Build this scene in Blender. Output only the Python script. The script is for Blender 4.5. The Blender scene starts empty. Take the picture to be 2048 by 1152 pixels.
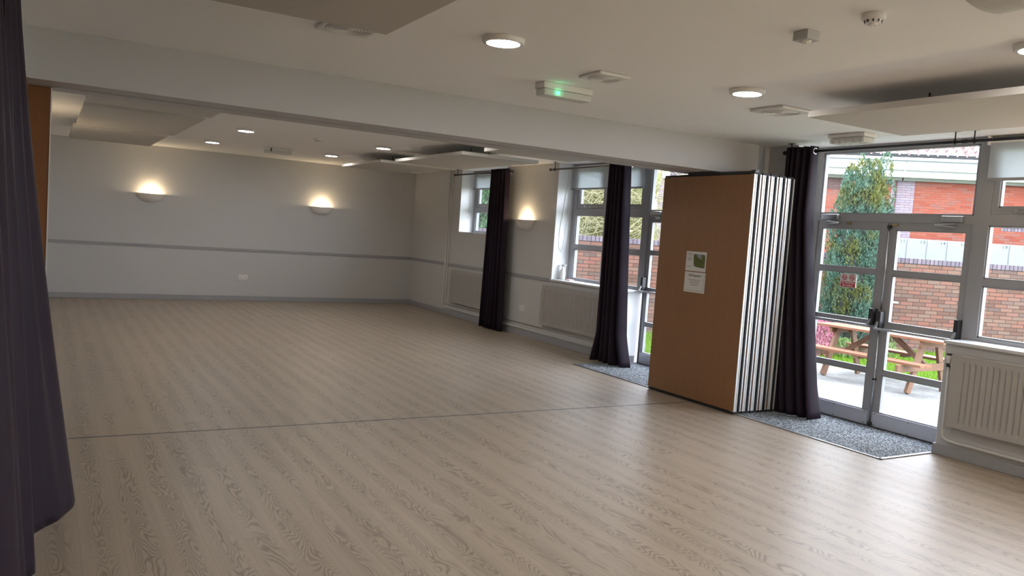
import bpy, bmesh, math, random
from mathutils import Vector, Matrix
random.seed(7)
C = bpy.context.scene.collection
PI = math.pi
# ------------------------------------------------------------------ constants of the room (metres)
H = 2.7            # ceiling
W0 = 6.568         # inner face of the window wall
W1 = 6.846         # inner face of the window frames
YF = 15.453        # far wall
P0, P1, ZB = 6.056, 6.597, 2.374   # beam front, back, underside
G = -0.23          # ground level outside
FH = (0.5048, 0.8632); RH = (0.8632, -0.5048)      # directions of the garden wall and its normal
def gp(s, d, z=0.0):
    return Vector((FH[0]*d + RH[0]*s, FH[1]*d + RH[1]*s, z))
GROT = math.atan2(RH[1], RH[0])

# ------------------------------------------------------------------ node helpers
class N:
    def __init__(s, name):
        s.m = bpy.data.materials.new(name); s.m.use_nodes = True
        s.t = s.m.node_tree; s.t.nodes.clear()
        s.out = s.t.nodes.new('ShaderNodeOutputMaterial')
    def n(s, typ, **kw):
        nd = s.t.nodes.new(typ)
        for k, v in kw.items():
            if k.startswith('i_'):
                key = k[2:]
                key = int(key) if key.isdigit() else key.replace('_', ' ')
                s.set(nd.inputs[key], v)
            else: setattr(nd, k, v)
        return nd
    def set(s, inp, v):
        if isinstance(v, bpy.types.NodeSocket): s.t.links.new(v, inp)
        else:
            if isinstance(v, tuple) and len(v) == 3 and inp.type == 'RGBA': v = v + (1,)
            inp.default_value = v
    def math(s, op, a, b=0.0, c=None, clamp=False):
        nd = s.n('ShaderNodeMath', operation=op, use_clamp=clamp)
        s.set(nd.inputs[0], a); s.set(nd.inputs[1], b)
        if c is not None: s.set(nd.inputs[2], c)
        return nd.outputs[0]
    def mix(s, f, a, b, mode='MIX'):
        nd = s.n('ShaderNodeMix', data_type='RGBA', blend_type=mode)
        s.set(nd.inputs[0], f); s.set(nd.inputs[6], a); s.set(nd.inputs[7], b)
        return nd.outputs[2]
    def noise(s, vec, scale=5.0, detail=2.0, rough=0.5, dist=0.0):
        nd = s.n('ShaderNodeTexNoise')
        if vec is not None: s.set(nd.inputs['Vector'], vec)
        nd.inputs['Scale'].default_value = scale; nd.inputs['Detail'].default_value = detail
        nd.inputs['Roughness'].default_value = rough; nd.inputs['Distortion'].default_value = dist
        return nd.outputs['Fac']
    def ramp(s, f, stops):
        nd = s.n('ShaderNodeValToRGB'); s.set(nd.inputs[0], f)
        el = nd.color_ramp.elements
        while len(el) < len(stops): el.new(0.5)
        for e, (p, c) in zip(el, stops):
            e.position = p; e.color = tuple(c) + (1,) if len(c) == 3 else c
        return nd.outputs[0]
    def coord(s, kind='Object'):
        return s.n('ShaderNodeTexCoord').outputs[kind]
    def sep(s, v):
        nd = s.n('ShaderNodeSeparateXYZ'); s.set(nd.inputs[0], v); return nd.outputs
    def comb(s, x, y, z=0.0):
        nd = s.n('ShaderNodeCombineXYZ')
        for i, q in enumerate((x, y, z)): s.set(nd.inputs[i], q)
        return nd.outputs[0]
    def bump(s, h, strength=0.2, dist=0.01):
        nd = s.n('ShaderNodeBump'); s.set(nd.inputs['Height'], h)
        nd.inputs['Strength'].default_value = strength; nd.inputs['Distance'].default_value = dist
        return nd.outputs[0]
    def bsdf(s, col, rough=0.5, metal=0.0, normal=None, spec=0.5, **kw):
        nd = s.n('ShaderNodeBsdfPrincipled')
        s.set(nd.inputs['Base Color'], col); s.set(nd.inputs['Roughness'], rough)
        nd.inputs['Metallic'].default_value = metal; nd.inputs['Specular IOR Level'].default_value = spec
        if normal is not None: s.set(nd.inputs['Normal'], normal)
        for k, v in kw.items(): s.set(nd.inputs[k.replace('_', ' ')], v)
        s.t.links.new(nd.outputs[0], s.out.inputs[0])
        return nd
def plain(name, col, rough=0.5, metal=0.0, var=0.06, scale=6.0, bump=0.0, bscale=60.0, spec=0.5):
    """paint / plastic / metal with slight tone variation"""
    b = N(name); co = b.coord()
    f = b.noise(co, scale, 3)
    c = b.mix(f, tuple(q*(1-var) for q in col), tuple(min(1, q*(1+var)) for q in col))
    nm = b.bump(b.noise(co, bscale, 2), bump, 0.004) if bump else None
    b.bsdf(c, rough, metal, nm, spec)
    return b.m
MT = {}
MT['ceiling'] = plain('ceiling_paint', (0.90, 0.89, 0.88), 0.85, var=0.015, scale=1.2)
MT['wall'] = plain('wall_paint_pale_grey', (0.56, 0.56, 0.565), 0.8, var=0.02, scale=1.5, bump=0.05, bscale=120)
MT['beam'] = plain('beam_paint_grey', (0.50, 0.495, 0.50), 0.8, var=0.02, scale=1.0)
MT['reveal'] = plain('reveal_paint', (0.85, 0.87, 0.88), 0.5, var=0.02)
MT['trim'] = plain('trim_paint_grey', (0.34, 0.345, 0.37), 0.5, var=0.03)
MT['frame'] = plain('frame_paint_grey', (0.33, 0.335, 0.355), 0.42, var=0.03)
MT['bead'] = plain('glazing_bead', (0.30, 0.31, 0.33), 0.3, var=0.03)
MT['sill'] = plain('sill_paint', (0.62, 0.63, 0.65), 0.35, var=0.02)
MT['kick'] = plain('kick_plate_metal', (0.60, 0.61, 0.68), 0.4, 0.35, var=0.05)
MT['white_plastic'] = plain('white_plastic', (0.74, 0.73, 0.71), 0.4, var=0.02)
MT['grey_plastic'] = plain('grey_plastic', (0.45, 0.45, 0.45), 0.4, var=0.02)
MT['dark'] = plain('dark_plastic', (0.03, 0.03, 0.035), 0.45, var=0.1)
MT['rod'] = plain('black_rod_metal', (0.018, 0.018, 0.022), 0.35, 0.3, var=0.05)
MT['chrome'] = plain('chrome', (0.75, 0.76, 0.78), 0.18, 1.0, var=0.02)
MT['steel'] = plain('brushed_steel', (0.5, 0.52, 0.54), 0.32, 0.9, var=0.04)
MT['alu'] = plain('aluminium_profile', (0.72, 0.74, 0.75), 0.42, 0.45, var=0.03)
MT['seal'] = plain('black_rubber_seal', (0.012, 0.012, 0.014), 0.7, var=0.1)
MT['radiator'] = plain('radiator_enamel', (0.40, 0.385, 0.37), 0.4, var=0.015)
MT['pipe'] = plain('pipe_paint', (0.66, 0.65, 0.63), 0.4, var=0.02)
MT['brass'] = plain('brass', (0.55, 0.42, 0.2), 0.35, 0.9)
MT['panel'] = plain('acoustic_panel_fabric', (0.54, 0.515, 0.48), 0.95, var=0.03, scale=90)
MT['panel_dark'] = plain('hanger_black', (0.02, 0.02, 0.02), 0.6)
MT['strip'] = plain('floor_strip', (0.16, 0.17, 0.18), 0.35, 0.6, var=0.2, scale=3)
MT['nosing'] = plain('mat_nosing', (0.42, 0.43, 0.44), 0.35, 0.7, var=0.05)
MT['plaster'] = plain('sconce_plaster', (0.72, 0.69, 0.66), 0.7, var=0.02)
MT['paper'] = plain('paper', (0.68, 0.67, 0.66), 0.6, var=0.02)
MT['ink'] = plain('printed_ink', (0.03, 0.03, 0.03), 0.6)
MT['ink_grey'] = plain('grey_ink', (0.2, 0.2, 0.21), 0.6)
MT['ink_blue'] = plain('locker_number_ink', (0.05, 0.09, 0.16), 0.6)
MT['red'] = plain('sign_red', (0.55, 0.015, 0.03), 0.4)
MT['sign_white'] = plain('sign_white', (0.85, 0.83, 0.83), 0.4)
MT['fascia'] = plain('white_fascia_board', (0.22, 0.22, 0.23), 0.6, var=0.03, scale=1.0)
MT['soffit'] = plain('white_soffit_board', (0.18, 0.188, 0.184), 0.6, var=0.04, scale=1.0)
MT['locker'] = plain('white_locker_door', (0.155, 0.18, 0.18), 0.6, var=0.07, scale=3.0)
MT['gutter'] = plain('gutter_grey', (0.38, 0.43, 0.46), 0.5, var=0.12)
MT['roof_dark'] = plain('eaves_dark', (0.02, 0.02, 0.02), 0.9)
MT['bark'] = plain('bark', (0.16, 0.11, 0.07), 0.9, var=0.3, scale=20)
MT['bottle'] = plain('bottle_white_plastic', (0.8, 0.82, 0.82), 0.3, var=0.02)

def m_glow(name, col, st):
    b = N(name); e = b.n('ShaderNodeEmission'); b.set(e.inputs[0], col); e.inputs[1].default_value = st
    b.t.links.new(e.outputs[0], b.out.inputs[0]); return b.m
MT['lamp'] = m_glow('downlight_diffuser_lit', (1.0, 0.955, 0.90), 46.0)
MT['bulb'] = m_glow('sconce_bulb_lit', (1.0, 0.74, 0.42), 18.0)
MT['led'] = m_glow('green_led', (0.05, 1.0, 0.35), 4.0)

def m_glass():
    b = N('clear_window_glass')
    lw = b.n('ShaderNodeLayerWeight'); lw.inputs[0].default_value = 0.5      # symmetric front and back
    fr = b.math('ADD', 0.02, b.math('MULTIPLY', b.math('POWER', lw.outputs['Facing'], 5.0), 0.9))
    t = b.n('ShaderNodeBsdfTransparent'); t.inputs[0].default_value = (0.97, 0.985, 0.98, 1)
    g = b.n('ShaderNodeBsdfGlossy'); g.inputs['Roughness'].default_value = 0.02
    mx = b.n('ShaderNodeMixShader')
    b.t.links.new(fr, mx.inputs[0]); b.t.links.new(t.outputs[0], mx.inputs[1]); b.t.links.new(g.outputs[0], mx.inputs[2])
    b.t.links.new(mx.outputs[0], b.out.inputs[0]); return b.m
MT['glass'] = m_glass()
def m_translucent(name, col, tcol, fac, rough=0.8):
    b = N(name); co = b.coord()
    w = b.noise(co, 220, 1)
    c = b.mix(w, tuple(q*.95 for q in col), col)
    d = b.n('ShaderNodeBsdfDiffuse'); b.set(d.inputs[0], c)
    t = b.n('ShaderNodeBsdfTranslucent'); t.inputs[0].default_value = tcol + (1,)
    mx = b.n('ShaderNodeMixShader'); mx.inputs[0].default_value = fac
    b.t.links.new(d.outputs[0], mx.inputs[1]); b.t.links.new(t.outputs[0], mx.inputs[2])
    b.t.links.new(mx.outputs[0], b.out.inputs[0]); return b.m
MT['blind'] = m_translucent('roller_blind_cloth', (0.72, 0.75, 0.77), (0.72, 0.76, 0.78), 0.5)
MT['diffuser'] = m_translucent('prismatic_diffuser', (0.74, 0.75, 0.72), (0.6, 0.62, 0.6), 0.15)

def m_floor():
    b = N('vinyl_oak_planks'); x, y, z = b.sep(b.coord())
    w, L = 0.178, 1.22
    xi = b.math('DIVIDE', x, w); ix = b.math('FLOOR', xi); fx = b.math('FRACT', xi)
    wn = b.n('ShaderNodeTexWhiteNoise', noise_dimensions='1D'); b.set(wn.inputs['W'], ix)
    yo = b.math('ADD', b.math('DIVIDE', y, L), b.math('MULTIPLY', wn.outputs[0], 5.0))
    iy = b.math('FLOOR', yo); fy = b.math('FRACT', yo)
    wn2 = b.n('ShaderNodeTexWhiteNoise', noise_dimensions='2D'); b.set(wn2.inputs['Vector'], b.comb(ix, iy))
    r = wn2.outputs[0]
    off = b.math('MULTIPLY', r, 37.0)
    # cathedral figure = contour lines of a stretched smooth noise, strongest in the middle of a board
    v = b.comb(b.math('ADD', b.math('MULTIPLY', x, 9.0), off), b.math('ADD', b.math('MULTIPLY', y, 1.7), off), off)
    n1 = b.noise(v, 1.0, 1.6, 0.45, 0.35)
    rings = b.math('SINE', b.math('MULTIPLY', n1, 138.0))
    rings = b.math('MULTIPLY', b.math('ADD', rings, 1.0), 0.5)
    rings = b.math('POWER', rings, 1.8)
    mid = b.math('SUBTRACT', 1.0, b.math('MULTIPLY', b.math('ABSOLUTE', b.math('SUBTRACT', fx, 0.5)), 2.0))
    mk = b.noise(b.comb(b.math('MULTIPLY', x, 3.0), b.math('ADD', b.math('MULTIPLY', y, 0.8), off), off), 1.0, 1.0)
    mk = b.n('ShaderNodeMapRange', interpolation_type='SMOOTHSTEP', i_0=b.math('MULTIPLY', mk, b.math('ADD', mid, 0.35)), i_1=0.22, i_2=0.62).outputs[0]
    fig = b.math('MULTIPLY', rings, mk)
    fine = b.noise(b.comb(b.math('MULTIPLY', x, 130.0), b.math('ADD', b.math('MULTIPLY', y, 5.0), off), off), 1.0, 3, 0.6)
    streak = b.noise(b.comb(b.math('MULTIPLY', x, 26.0), b.math('ADD', b.math('MULTIPLY', y, 0.9), off), off), 1.0, 2, 0.5)
    c = b.mix(streak, (0.35, 0.288, 0.225), (0.46, 0.388, 0.31))
    c = b.mix(b.math('MULTIPLY', fine, 0.5), c, (0.36, 0.295, 0.23))
    c = b.mix(b.math('MULTIPLY', fig, 0.66), c, (0.165, 0.12, 0.083))
    tone = b.math('ADD', 0.955, b.math('MULTIPLY', r, 0.08))
    c = b.mix(1.0, c, b.comb(tone, tone, tone), 'MULTIPLY')
    ex = b.math('MINIMUM', fx, b.math('SUBTRACT', 1.0, fx)); ex = b.math('MULTIPLY', ex, w)
    ey = b.math('MINIMUM', fy, b.math('SUBTRACT', 1.0, fy)); ey = b.math('MULTIPLY', ey, L)
    e = b.math('MINIMUM', ex, ey)
    seam = b.n('ShaderNodeMapRange', i_0=e, i_1=0.0004, i_2=0.0016, i_3=0.30, i_4=0.0).outputs[0]
    c = b.mix(seam, c, (0.07, 0.05, 0.035))
    rg = b.math('ADD', 0.33, b.math('MULTIPLY', fine, 0.13))
    hgt = b.math('SUBTRACT', b.math('MULTIPLY', fine, 0.6), b.math('MULTIPLY', fig, 0.5))
    hgt = b.math('SUBTRACT', hgt, seam)
    b.bsdf(c, rg, 0, b.bump(hgt, 0.10, 0.002), 0.5)
    return b.m
MT['floor'] = m_floor()
def m_wood(name, c1, c2, rough=0.4, sx=60, sz=2.0, spec=0.5):
    b = N(name); x, y, z = b.sep(b.coord())
    v = b.comb(b.math('MULTIPLY', x, sx), b.math('MULTIPLY', y, sx), b.math('MULTIPLY', z, sz))
    f = b.noise(v, 1.0, 4, 0.55, 0.2); f2 = b.noise(b.comb(b.math('MULTIPLY', x, 7), b.math('MULTIPLY', y, 7), b.math('MULTIPLY', z, .7)), 1.0, 2)
    c = b.mix(b.math('ADD', b.math('MULTIPLY', f, .65), b.math('MULTIPLY', f2, .35)), c1, c2)
    b.bsdf(c, rough, 0, b.bump(f, 0.05, 0.001), spec); return b.m
MT['beech'] = m_wood('partition_beech_laminate', (0.214, 0.098, 0.039), (0.307, 0.153, 0.067), 0.42)
MT['jamb'] = m_wood('jamb_veneer', (0.153, 0.052, 0.013), (0.216, 0.086, 0.025), 0.45)
MT['bench_wood'] = m_wood('picnic_table_timber', (0.132, 0.040, 0.015), (0.198, 0.083, 0.036), 0.6, 22, 22)
MT['bench_wood2'] = m_wood('picnic_table_leg_timber', (0.099, 0.038, 0.017), (0.178, 0.092, 0.046), 0.65, 18, 6)

def m_cloth(name, c1, c2):
    b = N(name); co = b.coord()
    f = b.noise(co, 240, 2); g = b.noise(co, 1.5, 2)
    c = b.mix(b.math('ADD', b.math('MULTIPLY', f, .5), b.math('MULTIPLY', g, .5)), c1, c2)
    b.bsdf(c, 0.50, 0, b.bump(f, 0.08, 0.001), 0.12, Sheen_Weight=0.03, Sheen_Roughness=0.4); return b.m
MT['curtain'] = m_cloth('curtain_cloth_charcoal_purple', (0.016, 0.009, 0.017), (0.027, 0.019, 0.030))
MT['hem'] = m_cloth('curtain_lining', (0.45, 0.42, 0.42), (0.52, 0.49, 0.49))
def m_mat():
    b = N('entrance_matting'); co = b.coord()
    f = b.noise(co, 90, 1, .6)
    c = b.ramp(f, [(0.40, (0.03, 0.035, 0.04)), (0.5, (0.15, 0.165, 0.18)), (0.62, (0.44, 0.47, 0.50))])
    b.bsdf(c, 0.95, 0, b.bump(f, 0.8, 0.006), 0.2); return b.m
MT['mat'] = m_mat()

def m_brick(name, cols, mortar, w=0.225, h=0.075, mort=0.009, offset=0.5, ox=0.0, oz=0.0):
    b = N(name); x, y, z = b.sep(b.coord())
    v = b.comb(b.math('ADD', x, ox), b.math('ADD', z, oz), 0.0)
    t = b.n('ShaderNodeTexBrick', offset=offset, offset_frequency=2, squash=1.0)
    b.set(t.inputs['Vector'], v); t.inputs['Color1'].default_value = (0, 0, 0, 1); t.inputs['Color2'].default_value = (1, 1, 1, 1)
    t.inputs['Mortar'].default_value = (0.5, 0.5, 0.5, 1)
    t.inputs['Scale'].default_value = 1.0; t.inputs['Mortar Size'].default_value = mort; t.inputs['Mortar Smooth'].default_value = 0.1
    t.inputs['Bias'].default_value = 0.0; t.inputs['Brick Width'].default_value = w; t.inputs['Row Height'].default_value = h
    val = b.sep(t.outputs['Color'])[0]
    n = len(cols); c = b.ramp(val, [(i/(n-1) if n > 1 else 0, q) for i, q in enumerate(cols)])
    nz = b.noise(b.comb(x, z, 0.0), 38, 4, .6); big = b.noise(b.comb(x, z, 3.0), 1.6, 2)
    c = b.mix(b.math('MULTIPLY', nz, .45), c, tuple(q*0.45 for q in cols[0]))
    c = b.mix(b.math('MULTIPLY', big, .22), c, mortar)
    c = b.mix(t.outputs['Fac'], c, mortar)
    b.bsdf(c, 0.9, 0, b.bump(b.math('SUBTRACT', b.math('MULTIPLY', nz, .3), t.outputs['Fac']), 0.5, 0.006), 0.2)
    return b.m
MT['brick_garden'] = m_brick('garden_wall_brick', [(0.113, 0.058, 0.043), (0.152, 0.090, 0.064), (0.203, 0.086, 0.062), (0.172, 0.113, 0.084), (0.105, 0.070, 0.062)], (0.035, 0.025, 0.022), 0.258, 0.078, 0.006)
MT['brick_garden_cap'] = m_brick('garden_wall_cap_brick', [(0.12, 0.10, 0.12), (0.19, 0.155, 0.18)], (0.03, 0.025, 0.03), 0.086, 0.30, 0.008, 0.0, 0, 0.05)
MT['brick_red'] = m_brick('building_red_brick', [(0.180, 0.038, 0.021), (0.232, 0.060, 0.034), (0.225, 0.075, 0.049), (0.165, 0.079, 0.064)], (0.098, 0.049, 0.041), 0.262, 0.070, 0.006)
MT['brick_purple'] = m_brick('building_purple_grey_brick', [(0.17, 0.145, 0.175), (0.22, 0.20, 0.235), (0.20, 0.15, 0.165)], (0.11, 0.07, 0.075), 0.262, 0.070, 0.006)
MT['brick_brown'] = m_brick('building_brown_course', [(0.085, 0.05, 0.045), (0.115, 0.075, 0.068)], (0.05, 0.03, 0.03), 0.262, 0.070, 0.006)
def m_tile():
    b = N('clay_pantile'); co = b.coord(); f = b.noise(co, 5, 4, .6)
    c = b.ramp(f, [(0.35, (0.14, 0.085, 0.08)), (0.6, (0.24, 0.18, 0.175))]); b.bsdf(c, 0.8); return b.m
MT['tile'] = m_tile()
def m_concrete():
    b = N('patio_concrete'); co = b.coord(); f = b.noise(co, 2.2, 6, .65); g = b.noise(co, 55, 3, .7)
    c = b.ramp(b.math('ADD', b.math('MULTIPLY', f, .65), b.math('MULTIPLY', g, .35)), [(0.3, (0.09, 0.088, 0.08)), (0.5, (0.19, 0.19, 0.178)), (0.68, (0.31, 0.31, 0.295))])
    b.bsdf(c, 0.9, 0, b.bump(g, 0.3, 0.004), 0.2); return b.m
MT['concrete'] = m_concrete()
def m_leaf(name, stops, patch=None, rough=0.6, pscale=1.6):
    b = N(name); g = b.n('ShaderNodeNewGeometry')
    r = g.outputs['Random Per Island']; c = b.ramp(r, stops)
    if patch:
        co = b.coord(); f = b.noise(co, pscale, 2, .5)
        k = b.n('ShaderNodeMapRange', i_0=f, i_1=0.50, i_2=0.62).outputs[0]
        c = b.mix(k, c, b.ramp(r, patch))
    d = b.n('ShaderNodeBsdfDiffuse'); b.set(d.inputs[0], c)
    t = b.n('ShaderNodeBsdfTranslucent'); b.set(t.inputs[0], c)
    mx = b.n('ShaderNodeMixShader'); mx.inputs[0].default_value = 0.3
    b.t.links.new(d.outputs[0], mx.inputs[1]); b.t.links.new(t.outputs[0], mx.inputs[2]); b.t.links.new(mx.outputs[0], b.out.inputs[0])
    return b.m
MT['conifer'] = m_leaf('conifer_sprays', [(0, (0.037, 0.087, 0.059)), (0.5, (0.076, 0.146, 0.108)), (1, (0.162, 0.239, 0.184))],
                       [(0, (0.059, 0.081, 0.022)), (0.6, (0.130, 0.140, 0.044)), (1, (0.217, 0.206, 0.076))])
MT['conifer_dark'] = m_leaf('dark_conifer_sprays', [(0, (0.03, 0.07, 0.03)), (0.5, (0.07, 0.14, 0.06)), (1, (0.20, 0.30, 0.18))])
MT['core'] = plain('crown_inner_shade', (0.02, 0.025, 0.018), 0.95, var=0.4, scale=14)  # near-black: shade inside the crown put into the colour
MT['grass'] = m_leaf('grass_blades', [(0, (0.074, 0.158, 0.014)), (0.6, (0.125, 0.241, 0.023)), (1, (0.223, 0.288, 0.061))])
MT['turf'] = plain('turf', (0.10, 0.15, 0.045), 0.95, var=0.4, scale=12)
MT['bramble'] = m_leaf('bare_stems', [(0, (0.252, 0.228, 0.132)), (0.5, (0.372, 0.348, 0.204)), (1, (0.468, 0.450, 0.300))])
MT['hedge_leaf'] = m_leaf('hedge_leaves', [(0, (0.054, 0.090, 0.030)), (0.5, (0.132, 0.180, 0.060)), (1, (0.252, 0.264, 0.096))])
MT['hedge_tan'] = m_leaf('hedge_tan_leaves', [(0, (0.120, 0.132, 0.042)), (0.5, (0.252, 0.216, 0.084)), (1, (0.348, 0.288, 0.144))])
MT['heather'] = m_leaf('heather_flowers', [(0, (0.270, 0.072, 0.108)), (0.6, (0.396, 0.156, 0.204)), (1, (0.480, 0.288, 0.312))])
MT['plant'] = m_leaf('low_plant_leaves', [(0, (0.060, 0.120, 0.030)), (1, (0.240, 0.312, 0.132))])
def m_photo():
    b = N('notice_landscape_print'); x, y, z = b.sep(b.coord())
    f = b.noise(b.comb(x, b.math('MULTIPLY', y, 1.0), z), 60, 4, .6)
    c = b.ramp(f, [(0.3, (0.02, 0.03, 0.012)), (0.5, (0.09, 0.11, 0.02)), (0.7, (0.20, 0.20, 0.05))]); b.bsdf(c, 0.6); return b.m
MT['print_green'] = m_photo()
MT['print_sky'] = plain('notice_print_sky', (0.30, 0.33, 0.38), 0.6, var=0.1, scale=30)

# ------------------------------------------------------------------ mesh builder
class B:
    def __init__(s): s.bm = bmesh.new()
    def box(s, x0, x1, y0, y1, z0, z1, bev=0.0):
        if x0 > x1: x0, x1 = x1, x0
        if y0 > y1: y0, y1 = y1, y0
        if z0 > z1: z0, z1 = z1, z0
        v = [s.bm.verts.new(p) for p in ((x0,y0,z0),(x1,y0,z0),(x1,y1,z0),(x0,y1,z0),(x0,y0,z1),(x1,y0,z1),(x1,y1,z1),(x0,y1,z1))]
        f = [s.bm.faces.new([v[i] for i in q]) for q in ((0,3,2,1),(4,5,6,7),(0,1,5,4),(1,2,6,5),(2,3,7,6),(3,0,4,7))]
        if bev:
            e = set(); [e.update(q.edges) for q in f]
            bmesh.ops.bevel(s.bm, geom=list(e), offset=bev, segments=2, affect='EDGES', profile=0.6)
        return s
    def bar(s, a, b, w, t, up=(0,0,1)):
        """rectangular bar from a to b: w across (side), t along up"""
        a, b = Vector(a), Vector(b); d = (b-a).normalized(); up = Vector(up)
        sd = d.cross(up).normalized(); u = sd.cross(d).normalized()
        v = []
        for p in (a, b):
            for i, j in ((-1,-1),(1,-1),(1,1),(-1,1)): v.append(s.bm.verts.new(p + sd*(w/2*i) + u*(t/2*j)))
        for q in ((0,1,2,3),(7,6,5,4),(0,4,5,1),(1,5,6,2),(2,6,7,3),(3,7,4,0)): s.bm.faces.new([v[i] for i in q])
        return s
    def tube(s, pts, r, seg=10, cap=True):
        pts = [Vector(p) for p in pts]; rings = []
        for i, p in enumerate(pts):
            d = (pts[min(i+1, len(pts)-1)] - pts[max(i-1, 0)]).normalized()
            a = Vector((0,0,1)) if abs(d.z) < 0.9 else Vector((1,0,0))
            u = d.cross(a).normalized(); w = d.cross(u).normalized()
            rr = r[i] if isinstance(r, (list, tuple)) else r
            rings.append([s.bm.verts.new(p + u*(rr*math.cos(2*PI*k/seg)) + w*(rr*math.sin(2*PI*k/seg))) for k in range(seg)])
        for a, b in zip(rings, rings[1:]):
            for k in range(seg): s.bm.faces.new((a[k], a[(k+1)%seg], b[(k+1)%seg], b[k]))
        if cap: s.bm.faces.new(rings[0][::-1]); s.bm.faces.new(rings[-1])
        return s
    def lathe(s, prof, c=(0,0,0), seg=32, a0=0.0, a1=2*PI):
        """prof = [(r, z)], revolved about z through c"""
        full = abs(a1-a0-2*PI) < 1e-6; n = seg if full else seg+1; rings = []
        for r, z in prof:
            rings.append([s.bm.verts.new((c[0]+r*math.cos(a0+(a1-a0)*k/seg), c[1]+r*math.sin(a0+(a1-a0)*k/seg), c[2]+z)) for k in range(n)])
        for a, b in zip(rings, rings[1:]):
            for k in range(seg if not full else n):
                k2 = (k+1) % n
                if not full and k == seg: break
                s.bm.faces.new((a[k], a[k2], b[k2], b[k]))
        return s
    def torus(s, c, R, r, axis='y', seg=28, sg=8):
        rings = []
        for i in range(seg):
            a = 2*PI*i/seg; ring = []
            for j in range(sg):
                q = 2*PI*j/sg; rad = R + r*math.cos(q); o = r*math.sin(q)
                u, w = rad*math.cos(a), rad*math.sin(a)
                p = (c[0]+u, c[1]+o, c[2]+w) if axis == 'y' else ((c[0]+u, c[1]+w, c[2]+o) if axis == 'z' else (c[0]+o, c[1]+u, c[2]+w))
                ring.append(s.bm.verts.new(p))
            rings.append(ring)
        for i in range(seg):
            a, b = rings[i], rings[(i+1) % seg]
            for j in range(sg): s.bm.faces.new((a[j], b[j], b[(j+1)%sg], a[(j+1)%sg]))
        return s
    def grid(s, fn, nu, nv, flip=False):
        V = [[s.bm.verts.new(fn(i/nu, j/nv)) for i in range(nu+1)] for j in range(nv+1)]
        for j in range(nv):
            for i in range(nu):
                q = (V[j][i], V[j][i+1], V[j+1][i+1], V[j+1][i])
                s.bm.faces.new(q[::-1] if flip else q)
        return s
    def prism(s, poly, ax, a, b):
        """extrude a 2-D polygon along axis ax from a to b; poly in the two other axes in order"""
        def P(q, t):
            return {'x': (t, q[0], q[1]), 'y': (q[0], t, q[1]), 'z': (q[0], q[1], t)}[ax]
        A = [s.bm.verts.new(P(q, a)) for q in poly]; Bv = [s.bm.verts.new(P(q, b)) for q in poly]
        n = len(poly)
        s.bm.faces.new(A[::-1]); s.bm.faces.new(Bv)
        for i in range(n): s.bm.faces.new((A[i], A[(i+1)%n], Bv[(i+1)%n], Bv[i]))
        return s
    def tri(s, a, b, c):
        s.bm.faces.new([s.bm.verts.new(p) for p in (a, b, c)]); return s
OFF = {}
def wloc(o):
    return OFF.get(o.name, Vector((0,0,0)))
def obj(name, b, mat, parent=None, smooth=False, solid=0.0, kind=None, fix=True, origin=None):
    """link one mesh; coordinates are world ones unless the thing is a rotated one (origin fixed to 0)"""
    me = bpy.data.meshes.new(name)
    if fix: bmesh.ops.recalc_face_normals(b.bm, faces=b.bm.faces)
    off = wloc(parent) if parent is not None else (Vector(origin) if origin is not None else Vector((0,0,0)))
    if off.length: bmesh.ops.translate(b.bm, verts=b.bm.verts, vec=-off)
    b.bm.to_mesh(me); b.bm.free()
    if smooth:
        for p in me.polygons: p.use_smooth = True
    me.materials.append(MT[mat] if isinstance(mat, str) else mat)
    o = bpy.data.objects.new(name, me); C.objects.link(o)
    if parent is not None:
        o.parent = parent; OFF[o.name] = off
    else:
        o.location = off; OFF[o.name] = off
    if solid:
        md = o.modifiers.new('thickness', 'SOLIDIFY'); md.thickness = solid; md.offset = 0
    if kind: o['kind'] = kind
    return o
def tag(o, label, cat, group=None):
    o['label'] = label; o['category'] = cat
    if group: o['group'] = group
    return o
def thing(name, label, cat, loc, group=None, rot=None):
    o = bpy.data.objects.new(name, None); C.objects.link(o); o.location = loc; o.empty_display_size = 0.1
    if rot is not None: o.rotation_euler = (0, 0, rot); OFF[o.name] = Vector((0,0,0))
    else: OFF[o.name] = Vector(loc)
    return tag(o, label, cat, group)
def struct(name, b, mat, parent=None, **kw):
    o = obj(name, b, mat, parent, **kw)
    if parent is None: o['kind'] = 'structure'
    return o
def sroot(name, loc):
    o = bpy.data.objects.new(name, None); C.objects.link(o); o.location = loc; o['kind'] = 'structure'; OFF[o.name] = Vector(loc); return o
def dup(root, loc, label, group=None):
    r = root.copy(); C.objects.link(r); r.location = loc; r['label'] = label
    if group: r['group'] = group
    for ch in list(root.children):
        c = ch.copy(); C.objects.link(c); c.parent = r
        for g in ch.children:
            d = g.copy(); C.objects.link(d); d.parent = c
    return r
_fonts = {}
def text_mesh(name, body, size, mat, M, parent=None, bold=0.0, align='CENTER', spacing=1.0):
    cu = bpy.data.curves.new(name, 'FONT'); cu.body = body; cu.size = size; cu.align_x = align; cu.align_y = 'CENTER'
    cu.offset = bold; cu.extrude = 0.0004; cu.space_character = spacing
    t = bpy.data.objects.new(name + '_tmp', cu); C.objects.link(t)
    bpy.context.view_layer.update()
    me = bpy.data.meshes.new_from_object(t.evaluated_get(bpy.context.evaluated_depsgraph_get()))
    bpy.data.objects.remove(t); me.name = name
    me.transform(M)
    if parent is not None and wloc(parent).length: me.transform(Matrix.Translation(-wloc(parent)))
    me.materials.clear(); me.materials.append(MT[mat])
    o = bpy.data.objects.new(name, me); C.objects.link(o)
    if parent is not None: o.parent = parent
    return o
def face_minus_x(x, y, z):
    """matrix laying text (x right, y up) on a plane that faces -X, reading towards -Y"""
    return Matrix(((0, 0, -1, x), (-1, 0, 0, y), (0, 1, 0, z), (0, 0, 0, 1)))

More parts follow.
